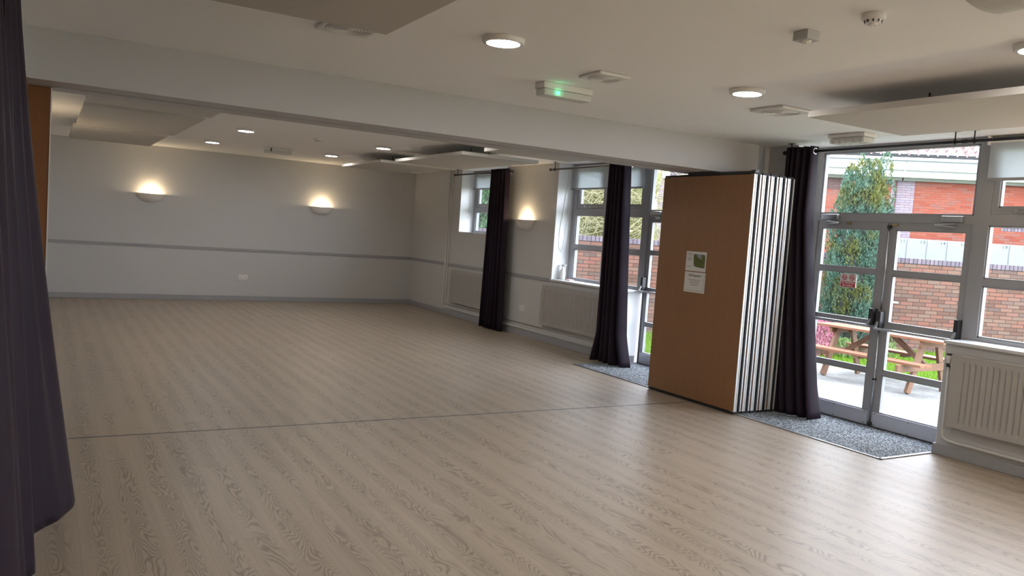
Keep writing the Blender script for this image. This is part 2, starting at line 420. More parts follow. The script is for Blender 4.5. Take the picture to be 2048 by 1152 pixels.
# ================================================================== THE ROOM
XL = -1.0; YB = -2.6          # left wall of the near room, wall behind the camera
WU = [(8.36, 10.09), (6.58, 8.36), (3.945, 5.69), (2.20, 3.945)]     # openings (window, door, door, window)
struct('floor', B().box(XL-.2, W0+0.10, YB-.2, YF+.2, -0.15, 0.0).box(W0+0.10, W1+0.09, 3.945, 5.69, -0.15, -0.001).box(W0+0.10, W1+0.09, 6.58, 8.36, -0.15, -0.001), 'floor')
struct('ceiling', B().box(XL-.2, 7.25, YB-.2, YF+.2, H, H+0.25), 'ceiling')
struct('wall_far', B().box(XL, W0+.4, YF, YF+.2, 0, H), 'wall')
XO = W1 + 0.10
w = B()
w.box(W0, XO, 13.32, YF, 0, H)                       # from the far corner to the small window
w.box(W0, XO, 11.57, 13.32, 0, 1.545)                # below the small window
w.box(W0, XO, 10.09, 11.57, 0, H)
w.box(W0, XO, 8.36, 10.09, 0, 0.94)                  # low wall under the large far window
w.box(W0, XO, 5.69, 6.58, 0, H)                      # pier between the two rooms
w.box(W0, XO, 2.20, 3.945, 0, 0.94)                  # low wall under the near window
w.box(W0, XO, 1.75, 2.20, 0, H); w.box(W0, XO, -2.10, 1.75, 0, .94); w.box(W0, XO, YB, -2.10, 0, H)
struct('wall_right', w, 'wall')
rv = B().box(W0+.0005, W1+.002, 13.316, 13.3195, 1.573, H-.0005).box(W0+.0005, W1+.002, 11.5705, 11.574, 1.573, H-.0005)
rv.box(W0+.0005, W1+.002, 10.086, 10.0895, .968, H-.0005).box(W0+.0005, W1, 8.3565, 8.3595, .001, .94)
rv.box(W0+.0005, W1+.002, 5.686, 5.6895, .001, H-.0005).box(W0+.0005, W1, 3.9455, 3.949, .001, .94).box(W0+.0005, W1+.002, 6.5805, 6.584, .001, H-.0005)
struct('trim_9', rv, 'reveal')['label'] = 'white painted linings of the window and door reveals'
struct('wall_left', B().box(XL-.2, XL, YB, 6.0, 0, H).box(XL-.2, -0.15, 5.98, P1, 0, H).box(-0.55, -0.35, P1, YF, 0, H), 'wall')
struct('wall_back', B().box(XL, W0+.4, YB-.2, YB, 0, H), 'wall')
bm_ = B().box(-1.0, 6.345, P0, P1, ZB, H-.001)
struct('trim_1', bm_, 'beam')['label'] = 'grey beam crossing the room below the ceiling'
struct('trim_2', B().box(6.345, W0, P0, P1, 0, H-.001), 'beam')['label'] = 'grey wall nib at the window end of the beam'
struct('trim_3', B().box(-0.345, W0-.02, YF-.018, YF-.0005, .923, .973, .004), 'trim')['label'] = 'grey chair rail on far wall'
struct('trim_4', B().box(W0-.018, W0-.0005, 10.09, YF-.001, .923, .973, .004), 'trim')['label'] = 'grey chair rail on window wall'
struct('trim_5', B().box(-.149, 5.80, 6.112, 6.123, -.001, .003), 'strip')['label'] = 'thin dark metal joint strip across the floor'
struct('baseboard_far', B().box(-.345, W0-.02, YF-.018, YF-.0005, 0, .09, .004), 'trim')
b_ = B().box(W0-.02, W0-.0005, 8.36, YF-.001, 0, .09, .004).box(W0-.02, W0-.0005, 5.69, P0-.01, 0, .09, .004).box(W0-.02, W0-.0005, P1+.01, 6.58, 0, .09, .004)
struct('baseboard_right', b_, 'trim')
struct('baseboard_near', B().box(W0-.022, W0-.0005, YB, 3.945, 0, .088, .004).box(W0-.022, W1+.02, 3.945, 3.962, 0, .088, .003), 'trim')
struct('baseboard_door', B().box(W0, W1, 8.343, 8.36, 0, .09, .003), 'trim')
# left jamb of the opening: white post and wood facing
struct('trim_6', B().box(-.235, -.135, 5.93, 5.979, 0, 2.42, .006), 'reveal')['label'] = 'pale post at the left end of the beam'
struct('trim_7', B().box(-.149, .004, 6.40, 6.585, 0, ZB-.004).box(-.149, -.128, 6.0, 6.40, 0, ZB-.004), 'jamb')['label'] = 'orange brown wooden jamb at left end of the opening'
struct('trim_8', B().box(.004, .012, 6.395, 6.592, 0, ZB-.004), 'alu')['label'] = 'pale metal edge of the wooden jamb'

# ---------------------------------------------------------------- windows and doors
FX0, FX1, GX = W1, W1+.075, W1+.045
def frame_boxes(parts, x0=FX0, x1=FX1):
    b = B()
    for (y0, y1, z0, z1) in parts: b.box(x0, x1, y0, y1, z0, z1)
    return b
def beads(parts, x0=W1+.012, x1=W1+.06, t=.012):
    """thin glazing beads round each glass opening (y0,y1,z0,z1)"""
    b = B()
    for (y0, y1, z0, z1) in parts:
        b.box(x0, x1, y0-.001, y0+t, z0, z1); b.box(x0, x1, y1-t, y1+.001, z0, z1)
        b.box(x0, x1, y0, y1, z0-.001, z0+t); b.box(x0, x1, y0, y1, z1-t, z1+.001)
    return b
def glass(parts):
    b = B()
    for (y0, y1, z0, z1) in parts: b.box(GX, GX+.006, y0, y1, z0, z1)
    return b
def window(name, ya, yb, jamb_lo, jamb_hi, mull, zs, rows, head=2.64):
    """ya<yb outer; jamb widths; mull=(y0,y1); rows = glass rows bottom up [(z0,z1,opening)]"""
    r = sroot(name, (W1, (ya+yb)/2, zs))
    cols = [(ya+jamb_lo, mull[0]), (mull[1], yb-jamb_hi)]
    fr = [(ya, ya+jamb_lo, zs, H), (mull[0], mull[1], zs, H), (yb-jamb_hi, yb, zs, H)]
    zprev = zs
    for (z0, z1, op) in rows:
        for c in cols: fr.append((c[0], c[1], zprev, z0))
        zprev = z1
    for c in cols: fr.append((c[0], c[1], zprev, H))
    obj('window_frame', frame_boxes(fr), 'frame', r)
    fixed = [(c[0], c[1], z0, z1) for (z0, z1, op) in rows for c in cols if not op]
    obj('glazing_bead', beads(fixed), 'bead', r)
    obj('glass', glass(fixed), 'glass', r)
    for (z0, z1, op) in rows:
        if not op: continue
        for c in cols:
            y0, y1 = c; s = .058
            sh = obj('casement', frame_boxes([(y0+.004, y0+s, z0+.004, z1-.004), (y1-s, y1-.004, z0+.004, z1-.004), (y0+s, y1-s, z0+.004, z0+.062), (y0+s, y1-s, z1-.05, z1-.004)], W1+.008, W1+.07), 'frame', r)
            g = [(y0+s, y1-s, z0+.062, z1-.05)]
            obj('glass', glass(g), 'glass', sh); obj('glazing_bead', beads(g, W1+.02, W1+.06), 'bead', sh)
            ym = (y0+y1)/2
            obj('stay_handle', B().box(W1-.004, W1+.008, ym-.16, ym+.16, z0+.024, z0+.034).box(W1-.014, W1+.008, ym-.03, ym+.03, z0+.018, z0+.042, .003).box(W1-.012, W1+.008, ym+.12, ym+.15, z0+.02, z0+.045), 'steel', sh)
    return r
rows_big = [(1.0, 1.44, 0), (1.50, 1.95, 0), (2.04, 2.64, 1)]
w1 = window('window_1', 11.585, 13.305+.075, .10, .16, (12.40, 12.535), 1.545, [(1.60, 1.955, 0), (2.03, 2.64, 1)])
w2 = window('window_2', 8.29, 10.125, .12, .165, (9.12, 9.26), .94, rows_big)
w3 = window('window_3', 2.16, 3.99, .15, .13, (3.01, 3.15), .94, rows_big)
w4 = window('added_window', -2.1, 1.75, .1, .1, (-.24, -.11), .94, rows_big)  # unseen window, added to let more daylight into the near room
obj('window_sill', B().box(W0-.03, W1+.03, -2.09, 1.74, .94, .968, .006), 'sill', w4)
for r, y0, y1, z, yl in ((w1, 11.575, 13.315, 1.545, 0), (w2, 8.30, 10.085, .94, 0), (w3, 2.21, 3.95, .94, 0)):
    obj('window_sill', B().box(W0-.035 if r is not w1 else W0-.008, W1+.03, y0, y1, z, z+.028, .006), 'sill', r)

def door(name, ylo, yhi):
    """double glazed doors between ylo (frame) and yhi (frame); frames .09 wide belong to the neighbouring mullions at one side"""
    r = sroot(name, (W1, (ylo+yhi)/2, 0))
    near = name == 'door_2'
    if near: a, c, fr = 3.99, 5.595, [(5.595, 5.69, 0, H)]
    else: a, c, fr = 6.675, 8.28, [(6.58, 6.675, 0, H), (8.28, 8.291, 0, H)]
    mid = (a+c)/2
    fr += [(a, c, 1.958, 2.03), (a, c, 2.642, H)]
    obj('door_frame', frame_boxes(fr), 'frame', r)
    tl = [(a+.012 if near else a+.012, c-.012, 2.03, 2.642)]
    obj('transom_glass', glass(tl), 'glass', r); obj('glazing_bead', beads(tl), 'bead', r)
    for k, (y0, y1) in enumerate(((a+.004, mid-.003), (mid+.003, c-.004))):
        first = k == 0                      # the leaf nearer the camera
        hs, ms = .052, .080                 # hinge stile, meeting stile
        g0, g1 = (y0+hs, y1-ms) if first else (y0+ms, y1-hs)
        X0, X1 = W1+.012, W1+.062
        zr = [(.15, .515), (.555, .955), (1.01, 1.458), (1.503, 1.887)]
        fb = [(y0, g0, .012, 1.955), (g1, y1, .012, 1.955), (g0, g1, .012, .15), (g0, g1, .515, .555), (g0, g1, .955, 1.01), (g0, g1, 1.458, 1.503), (g0, g1, 1.887, 1.955)]
        leaf = obj('door_leaf', frame_boxes(fb, X0, X1), 'frame', r)
        gl = [(g0, g1, p, q) for p, q in zr]
        b = B()
        for (p0, p1, q0, q1) in gl: b.box(W1+.035, W1+.041, p0, p1, q0, q1)
        obj('glass', b, 'glass', leaf)
        obj('glazing_bead', beads(gl, W1+.016, W1+.058, .010), 'bead', leaf)
        kb = B().box(W1+.004, X0, y0+.02, y1-.02, .014, .150, .002)
        obj('kick_plate', kb, 'kick', leaf)
        sc = B()
        for yy in (y0+.05, (y0+y1)/2, y1-.05):
            for zz in (.03, .135): sc.box(W1+.001, W1+.004, yy-.004, yy+.004, zz-.004, zz+.004)
        obj('screw', sc, 'dark', leaf)['label'] = 'dark screw heads round the kick plate'
        # panic bar: two housings and the cross bar
        zb = .965 if first else .985
        yh, yl = (y0+.02, y1-.03) if first else (y1-.02, y0+.045)
        pb = B().box(W1-.060, X0, yl-.026, yl+.026, zb-.01, zb+.150, .008).box(W1-.055, X0, yh-.022, yh+.022, zb-.01, zb+.165, .008)
        bar = obj('panic_bar', pb, 'grey_plastic' if False else 'dark', leaf)
        pb2 = B().tube([(W1-.095, yl, zb-.012), (W1-.095, yh, zb-.012)], .011, 12).bar((W1-.05, yl, zb+.05), (W1-.095, yl, zb-.012), .022, .02).bar((W1-.05, yh, zb+.05), (W1-.095, yh, zb-.012), .022, .02)
        obj('push_bar', pb2, 'steel', leaf, smooth=False)
        if first:
            rd = B().tube([(W1-.008, mid-.022, 1.90), (W1-.008, mid-.022, 1.13)], .006, 8).tube([(W1-.008, mid-.022, .96), (W1-.008, mid-.022, .06)], .006, 8)
            obj('bolt_rod', rd, 'chrome', leaf, smooth=True)
            obj('bolt_guide', B().box(W1-.02, X0, mid-.038, mid-.006, 1.895, 1.93, .003).box(W1-.02, X0, mid-.04, mid-.004, .02, .055, .003).box(W1-.018, X0, mid-.034, mid-.010, .455, .475), 'dark', leaf)
    obj('threshold', B().box(W1-.002, W1+.09, a, c, .0005, .0115), 'dark', r)
    # overhead closers: body on the transom bar and folding arm
    for (yc, d) in ((a+.17, 1), (c-.17, -1)):
        cb = obj('door_closer', B().box(W1-.045, W1, yc-.095, yc+.095, 1.968, 2.022, .006), 'steel', r)
        obj('closer_arm', B().bar((W1-.03, yc-.02*d, 1.955), (W1-.075, yc+.13*d, 1.94), .022, .010).bar((W1-.075, yc+.13*d, 1.937), (W1-.002, yc-.02*d, 1.925), .022, .010), 'steel', cb)
    obj('keep_plate', B().box(W1-.006, W1+.011, mid-.10, mid-.045, 1.925, 1.945).box(W1-.006, W1+.011, mid+.40, mid+.455, 1.925, 1.945), 'brass', r)
    return r
door('door_1', 6.58, 8.36)
door('door_2', 3.99, 5.69)

# no smoking sign on the left leaf of the near door
SY, SZ = 5.19, 1.372
sg = thing('no_smoking_sign', 'small red and white NO SMOKING OR VAPING sign stuck on the door glass', 'sign', (W1+.033, SY, 1.304))
obj('sign_board', B().box(W1+.030, W1+.0335, SY-.092, SY+.092, 1.304, 1.440), 'sign_white', sg)
obj('red_band', B().box(W1+.0285, W1+.030, SY-.082, SY+.082, 1.309, 1.362), 'red', sg)
for yy in (SY+.043, SY-.043):
    obj('prohibition_ring', B().torus((W1+.029, yy, 1.402), .025, .0035, 'x', 28, 6).bar((W1+.029, yy+.018, 1.42), (W1+.029, yy-.018, 1.384), .0045, .003, (1,0,0)), 'red', sg)
    obj('cigarette', B().bar((W1+.0295, yy+.017, 1.400), (W1+.0295, yy-.017, 1.400), .006, .002, (1,0,0)), 'ink', sg)
text_mesh('lettering', 'NO SMOKING', .0235, 'sign_white', face_minus_x(W1+.0278, SY, 1.348), sg, bold=.0006)
text_mesh('lettering', 'OR VAPING', .0235, 'sign_white', face_minus_x(W1+.0278, SY, 1.323), sg, bold=.0006)

# ---------------------------------------------------------------- ceiling things
def rim_light(label, loc, group='round flush downlights'):
    t = thing('downlight', label, 'ceiling light', loc, group)
    x, y, z = loc
    obj('rim', B().lathe([(.096, -.030), (.112, -.030), (.120, -.022), (.122, -.006), (.122, 0), (.05, 0)], loc, 48), 'white_plastic', t, smooth=True)
    obj('diffuser', B().lathe([(0.0001, -.030), (.05, -.031), (.096, -.029)], loc, 40), 'lamp', t, smooth=True)
    return t
dl = rim_light('round lit downlight nearest the large corner of the left ceiling panel', (2.215, 4.08, H-.0005))
for loc, lab in (((4.15, 4.08), 'round lit downlight between the two square vents and the right ceiling panel'),
                 ((4.17, 2.19), 'round lit downlight cut off by the right edge of the photo'),
                 ((2.175, 13.13), 'small round lit downlight left of the far emergency light fitting'),
                 ((2.19, 10.79), 'round lit downlight just under the beam, upper left in far room'),
                 ((4.05, 13.14), 'round lit downlight nearest far wall right of far smoke detector'),
                 ((4.10, 10.89), 'round lit downlight beside the right-hand suspended panels in far room')):
    dup(dl, (loc[0], loc[1], H-.0005), lab)
for x, y in ((2.19, 8.6), (4.1, 8.6), (2.2, 2.19), (2.2, .3), (4.17, .3), (2.2, -1.4), (4.17, -1.4)):  # unseen downlights added on the same grid to raise the light level
    dup(dl, (x, y, H-.0005), 'added round lit downlight, out of view, brightening the rooms')

def vent(label, x, y, s):
    t = thing('ceiling_vent', label, 'vent', (x, y, H-.0005), 'square ceiling vents')
    h = s/2
    obj('vent_plate', B().box(x-h, x+h, y-h, y+h, H-.022, H-.001, .008), 'white_plastic', t)
    d = B()
    for k in range(7):
        R = h*.16 + k*h*.105
        d.torus((x, y, H-.024), R, .0032, 'z', 36, 6)
    obj('grille_slot', B().lathe([(.0001, -.0235), (h*.86, -.0235), (h*.86, -.0215)], (x, y, H), 36), 'grey_plastic', t)
    obj('grille', d, 'white_plastic', t)
    obj('hub', B().lathe([(.0001, -.030), (h*.13, -.028), (h*.14, -.022)], (x, y, H), 20), 'white_plastic', t)
vent('square white vent beside the emergency light with the green lamp', 3.21, 4.46, .25)
vent('larger square white vent touching the corner of the right suspended panel', 4.88, 4.43, .33)
vent('square white vent half hidden by the left suspended ceiling panel', 1.44, 4.47, .31)

t = thing('emergency_light', 'white emergency light box with a glowing green lamp, before the beam', 'emergency light', (3.24, 4.99, H-.0005), 'emergency light boxes')
obj('base', B().box(3.03, 3.455, 4.93, 5.055, H-.045, H-.001, .006), 'white_plastic', t)
obj('cover', B().box(3.035, 3.45, 4.934, 5.05, H-.095, H-.045, .014), 'diffuser', t)
obj('indicator_lamp', B().box(3.14, 3.165, 4.928, 4.936, H-.077, H-.062), 'led', t)
pl = bpy.data.lights.new('indicator_glow', 'POINT'); pl.energy = .025; pl.color = (.1, 1, .4); pl.shadow_soft_size = .01
lo = bpy.data.objects.new('indicator_glow', pl); C.objects.link(lo); lo.parent = t; lo.location = Vector((3.152, 4.915, H-.07)) - Vector((3.24, 4.99, H-.0005))
t = thing('emergency_light', 'white emergency light box on the far room ceiling', 'emergency light', (3.18, 13.2, H-.0005), 'emergency light boxes')
obj('base', B().box(2.97, 3.40, 13.13, 13.25, H-.04, H-.001, .006), 'white_plastic', t)
obj('cover', B().box(2.975, 3.395, 13.134, 13.246, H-.085, H-.04, .012), 'diffuser', t)
obj('lamp_holder', B().box(3.055, 3.075, 13.128, 13.136, H-.06, H-.004), 'dark', t)
t = thing('bulkhead_light', 'unlit ribbed bulkhead light on the ceiling above the near door', 'bulkhead light', (6.21, 4.79, H-.0005))
obj('base', B().box(6.12, 6.30, 4.60, 4.98, H-.035, H-.001, .012), 'white_plastic', t)
obj('cover', B().box(6.13, 6.29, 4.61, 4.97, H-.085, H-.034, .022), 'diffuser', t)
b = B()
for k in range(5): b.box(6.128+.0, 6.292, 4.64+k*.07, 4.648+k*.07, H-.087, H-.05)
obj('rib', b, 'grey_plastic', t)
t = thing('motion_sensor', 'small square grey sensor box left of the smoke detector', 'sensor', (3.235, 2.815, H-.0005))
obj('housing', B().box(3.19, 3.282, 2.772, 2.862, H-.045, H-.001, .002), 'grey_plastic', t)
obj('lens', B().lathe([(.024, 0), (.022, -.006), (.014, -.011), (.0001, -.013)], (3.236, 2.815, H-.045), 24), 'white_plastic', t, smooth=True)
def smoke(label, x, y):
    t = thing('smoke_detector', label, 'smoke detector', (x, y, H-.0005), 'smoke detectors'); c = (x, y, H)
    obj('base', B().lathe([(.052, -.001), (.052, -.022), (.047, -.027), (.0001, -.027)], c, 36), 'white_plastic', t, smooth=False)
    obj('sensor_head', B().lathe([(.040, -.027), (.034, -.044), (.0001, -.044)], c, 28), 'white_plastic', t)
    b = B()
    for k in range(10):
        a = k*2*PI/10; b.bar((x+.0385*math.cos(a), y+.0385*math.sin(a), H-.029), (x+.0355*math.cos(a), y+.0355*math.sin(a), H-.041), .007, .004, (math.cos(a), math.sin(a), 0))
    obj('slot', b, 'dark', t)
    obj('test_cap', B().lathe([(.022, -.044), (.020, -.051), (.0001, -.053)], c, 20), 'white_plastic', t)
smoke('round white smoke detector near the top right, right of the square sensor', 3.197, 2.415)
smoke('small white smoke detector on the far room ceiling', 3.15, 10.85)
t = thing('batten_light', 'ribbed clear batten light fitting at the top right corner', 'light fitting', (3.175, 1.3, H-.0005))
obj('tray', B().box(3.02, 3.33, .72, 1.88, H-.03, H-.001, .004), 'white_plastic', t)
pf = [(3.01, H-.03), (3.34, H-.03), (3.335, H-.06)] + [(3.175+.15*math.cos(a), H-.06-.035*math.sin(a)) for a in [PI*k/14 for k in range(1, 14)]] + [(3.015, H-.06)]
obj('diffuser', B().prism(pf, 'y', .70, 1.90), 'diffuser', t)
for q in (3.10, 3.25): obj('tube_lamp', B().tube([(q, .76, H-.045), (q, 1.84, H-.045)], .008, 10), 'sign_white', t)

PZ = 2.54
def raft(label, x0, x1, y0, y1, z=PZ):
    t = thing('suspended_ceiling_panel', label, 'ceiling panel', ((x0+x1)/2, (y0+y1)/2, z), 'suspended acoustic ceiling panels')
    obj('panel', B().box(x0, x1, y0, y1, z, z+.042, .002), 'panel', t)
    for x in (x0+.42, x1-.42):
        for y in (y0+.6, y1-.6):
            obj('hanger', B().tube([(x, y, z+.04), (x, y, H-.001)], .006, 8), 'panel_dark', t)
raft('suspended panel above the near door and window, at right', 4.505, 5.56, 1.66, 3.845)
raft('large suspended panel cut by the top edge of the photo', .35, 1.435, 1.66, 3.865)
raft('middle of the three left suspended panels in far room', .285, 1.375, 8.78, 11.13)
raft('left suspended panel nearest the beam in far room', .285, 1.39, 6.62, 8.56, PZ)
raft('left suspended panel nearest the far wall, by left light glow', .255, 1.33, 11.40, 13.50)
raft('right suspended panel nearest the far corner', 4.34, 5.46, 11.60, 13.47)
raft('middle of the three right suspended panels in far room', 4.44, 5.56, 9.05, 11.28)
raft('right suspended panel partly hidden behind the beam', 4.42, 5.62, 6.62, 8.43)

# ---------------------------------------------------------------- wall lights
def sconce(label, p, inward, z=1.86, w=.22, dep=.115, hh=.15, power=5.5):
    """p = point on the wall at the rim; inward = unit vector into the room"""
    t = thing('wall_light', label, 'wall light', (p[0], p[1], z-hh), 'half-bowl plaster uplights')
    n = Vector((inward[0], inward[1], 0)); s = Vector((-n.y, n.x, 0)); P = Vector((p[0], p[1], 0))
    def outer(u, v, k=1.0):
        a = PI*u; q = math.sin(v*PI/2)**.75 if v > 0 else 0.0
        return P + s*(w*k*math.cos(a)*q) + n*(dep*k*math.sin(a)*q + .001) + Vector((0, 0, z-hh + hh*(1-math.cos(v*PI/2))*1.0 + (1-k)*hh*.9*(1-v)))
    b = B().grid(lambda u, v: outer(u, max(v, .001)), 32, 16)
    obj('bowl', b, 'plaster', t, smooth=True, solid=.006, fix=True)
    c = P + n*.05 + Vector((0, 0, z-.035))
    obj('bulb', B().lathe([(.0001, -.03), (.018, -.022), (.022, 0), (.018, .018), (.0001, .026)], tuple(c), 16), 'bulb', t, smooth=True)
    L = bpy.data.lights.new('bulb_light', 'POINT'); L.energy = power; L.color = (1.0, .76, .45); L.shadow_soft_size = .03
    o = bpy.data.objects.new('bulb_light', L); C.objects.link(o); o.parent = t; o.location = (c + Vector((0, 0, .03)) + n*.012) - Vector((p[0], p[1], z-hh))
sconce('lit half-bowl uplight at left on the far wall', (1.575, YF), (0, -1))
sconce('lit half-bowl uplight at right on the far wall', (4.62, YF), (0, -1))
sconce('lit half-bowl uplight between the two curtained windows', (W0, 10.93), (-1, 0), 1.835, .26, .12, .16)
sconce('lit half-bowl uplight hidden behind the wooden jamb', (-.35, 10.9), (1, 0), 1.86)

for k, (p, n_) in enumerate((((1.0, YB), (0, 1)), ((3.2, YB), (0, 1)), ((5.2, YB), (0, 1)), ((W0, 1.975), (-1, 0)))):  # added uplights behind and beside the camera, lifting the ceiling brightness
    sconce('added lit half-bowl uplight, out of view, to brighten the near room', p, n_, power=36.0)
# ---------------------------------------------------------------- sockets, radiators, pipes
t = thing('socket', 'white double socket low on the far wall', 'socket', (3.2, YF, .39), 'double wall sockets')
obj('socket_plate', B().box(3.118, 3.288, YF-.010, YF-.0005, .395, .485, .003), 'white_plastic', t)
for q in (3.15, 3.235): obj('socket_hole', B().box(q, q+.02, YF-.0112, YF-.010, .425, .445), 'grey_plastic', t)
for q in (3.147, 3.243): obj('switch', B().box(q, q+.016, YF-.014, YF-.010, .457, .472), 'white_plastic', t)
t = thing('socket', 'white double socket on the wall left of the long radiator', 'socket', (W0, 10.865, .39), 'double wall sockets')
obj('socket_plate', B().box(W0-.010, W0-.0005, 10.78, 10.95, .395, .482, .003), 'white_plastic', t)
for q in (10.815, 10.90): obj('socket_hole', B().box(W0-.0112, W0-.010, q, q+.02, .425, .445), 'grey_plastic', t)
for q in (10.80, 10.905): obj('switch', B().box(W0-.014, W0-.010, q, q+.016, .455, .47), 'white_plastic', t)

def radiator(label, y0, y1, z0, z1, pitch=.047, grow=.012):
    t = thing('radiator', label, 'radiator', (W0-.06, (y0+y1)/2, z0), 'ribbed panel radiators')
    xf = W0-.088
    # one pressed front sheet with rounded vertical flutes
    n = int((y1-y0-.08)/pitch); b = B()
    m = 10*n
    def prof(u):
        y = y0+.04 + u*n*pitch
        f = (u*n) % 1.0
        g = max(0.0, 1-abs(f-.5)/.20); return y, grow*(g*g*(3-2*g))
    zs = [z0+.012, z0+.045, z0+.075, z1-.075, z1-.045, z1-.012]; amp = [0, 0, 1, 1, 0, 0]
    def fn(u, v):
        j = int(round(v*5)); y, d = prof(u); return (xf + d*amp[j], y, zs[j])
    b.grid(fn, m, 5)
    b.box(xf, xf+.004, y0+.004, y0+.04, z0+.012, z1-.012); b.box(xf, xf+.004, y0+.04+n*pitch, y1-.004, z0+.012, z1-.012)
    b.box(xf+.014, W0-.012, y0+.01, y1-.01, z0+.01, z1-.016)
    obj('front_panel', b, 'radiator', t)
    obj('casing', B().box(xf-.002, W0-.01, y0, y0+.006, z0, z1).box(xf-.002, W0-.01, y1-.006, y1, z0, z1).box(xf-.002, W0-.01, y0, y1, z1-.014, z1, .004).box(xf-.001, xf+.010, y0, y1, z0, z0+.014), 'radiator', t)
    yv = y1+.035
    obj('thermostat_valve', B().tube([(W0-.06, yv, z1-.10), (W0-.06, yv, z1-.045)], .017, 14).tube([(W0-.06, yv, z1-.045), (W0-.06, yv, z1-.005)], .023, 14).tube([(W0-.06, yv, z1-.09), (W0-.06, y1-.004, z1-.09)], .011, 10), 'white_plastic', t, smooth=False)
    return t
radiator('ribbed radiator under the small window beside the long curtain', 11.60, 13.37, .27, .86)
radiator('long ribbed radiator under the large far window', 8.50, 10.20, .27, .86)
rn = radiator('ribbed radiator under the near window at right edge', 2.30, 3.835, .265, .865)
obj('valve_cap', B().tube([(W0-.06, 3.87, .85), (W0-.06, 3.87, .865)], .0245, 14), 'dark', rn)
obj('valve_collar', B().tube([(W0-.06, 3.87, .755), (W0-.06, 3.87, .785)], .02, 12), 'dark', rn)
def pipe(label, pts, r=.011):
    b = B(); P = [Vector(q) for q in pts]; out = [P[0]]
    for i in range(1, len(P)-1):
        a, c = (P[i-1]-P[i]).normalized(), (P[i+1]-P[i]).normalized(); k = .03
        for q in (0, .33, .66, 1): 
            A, D = P[i]+a*k, P[i]+c*k
            out.append((A*(1-q)+D*q)*(1-.5*q*(1-q)*2) + P[i]*(.5*q*(1-q)*2))
    out.append(P[-1])
    b.tube(out, r, 10)
    o = obj('heating_pipe', b, 'pipe', None, smooth=True, origin=pts[0]); tag(o, label, 'pipe', 'white painted heating pipes'); return o
pipe('heating pipe rising to the ceiling, left one, turning along the skirting', [(W0-.03, 13.75, H-.001), (W0-.03, 13.75, .138), (W0-.03, 8.45, .122)])
pipe('heating pipe rising to the ceiling, right one, ending at the radiator', [(W0-.03, 13.66, H-.001), (W0-.03, 13.66, .222), (W0-.03, 11.64, .222), (W0-.05, 11.64, .275)])
pipe('short upper heating pipe ending at the long radiator', [(W0-.03, 11.56, .222), (W0-.03, 10.17, .222), (W0-.05, 10.17, .275)])
pipe('heating pipe dropping from the valve by the near door', [(W0-.05, 3.87, .765), (W0-.05, 3.87, .155), (W0-.03, 3.80, .135), (W0-.03, YB+.1, .115)])
for z, wh in ((2.3, 'topmost'), (1.6, 'second from the top'), (1.08, 'third from the top, above the chair rail'), (.5, 'lowest')):
    b = B().box(W0-.014, W0-.0005, 13.64, 13.77, z-.006, z+.006)
    for y in (13.75, 13.66): b.box(W0-.043, W0-.0145, y-.0145, y-.0115, z-.006, z+.006); b.box(W0-.043, W0-.0145, y+.0115, y+.0145, z-.006, z+.006); b.box(W0-.0445, W0-.0415, y-.0145, y+.0145, z-.006, z+.006)
    o = obj('pipe_clip', b, 'pipe', None, origin=(W0-.03, 13.7, z)); tag(o, 'small white clip on the upright pipes, ' + wh, 'pipe clip', 'clips on the upright pipes')

# ---------------------------------------------------------------- blinds, rods, curtains
def blind(label, y0, y1, z0, x=W1-.035, lit=None):
    t = thing('roller_blind', label, 'blind', (x, (y0+y1)/2, 2.64), 'pale roller blinds')
    obj('blind_cloth', B().box(x, x+.0015, y0, y1, z0, 2.635), 'blind', t)
    obj('bottom_bar', B().box(x-.005, x+.007, y0, y1, z0-.026, z0, .003), 'frame', t)
    obj('roller', B().tube([(x+.012, y0-.01, 2.655), (x+.012, y1+.01, 2.655)], .022, 16).box(x-.02, W1, y0-.02, y0-.008, 2.62, 2.695).box(x-.02, W1, y1+.008, y1+.02, 2.62, 2.695), 'white_plastic', t)
    return t
bl = blind('pale roller blind half down in the small far window', 11.68, 13.30, 2.385)
obj('chain', B().tube([(W1-.06, 13.28, 2.64), (W1-.07, 13.285, 1.95), (W1-.085, 13.29, 1.80), (W1-.10, 13.295, 1.95), (W1-.09, 13.29, 2.64)], .003, 6), 'white_plastic', bl)
bl = blind('wide pale roller blind in the large far window', 8.40, 10.08, 2.345)
obj('chain', B().tube([(W1-.06, 10.07, 2.64), (W1-.10, 10.072, 1.60), (W1-.125, 10.074, 1.42), (W1-.15, 10.076, 1.38), (W1-.19, 10.078, 1.44), (W1-.20, 10.08, 1.65), (W1-.09, 10.08, 2.64)], .003, 6), 'white_plastic', bl)
blind('pale roller blind in the near window at the right edge', 2.25, 3.893, 2.345)

RX = 6.46
def rod(label, y0, y1, z, brackets, fin=(0, 1), joint=None):
    t = thing('curtain_rod', label, 'curtain rod', (RX, (y0+y1)/2, z), 'black curtain rods')
    obj('pole', B().tube([(RX, y0, z), (RX, y1, z)], .0135, 14), 'rod', t, smooth=True)
    ys = [y1] if fin == (0, 1) else [y0, y1]
    for y, sg_ in ((y0, -1), (y1, 1)):
        obj('finial', B().tube([(RX, y, z), (RX, y+.02*sg_, z), (RX, y+.03*sg_, z), (RX, y+.05*sg_, z), (RX, y+.058*sg_, z)], [.0135, .0135, .021, .021, .012], 14), 'rod', t)
    for y in brackets:
        br = obj('bracket', B().tube([(RX, y, z+.016), (RX, y, H-.001)], .0055, 8), 'rod', t)
        obj('ceiling_plate', B().box(RX-.022, RX+.022, y-.03, y+.03, H-.006, H-.001), 'rod', br)
        obj('rod_ring', B().torus((RX, y, z), .018, .005, 'y', 16, 6), 'rod', br)
    if joint: obj('rod_joint', B().tube([(RX, joint-.02, z), (RX, joint+.02, z)], .018, 14), 'rod', t)
    return t
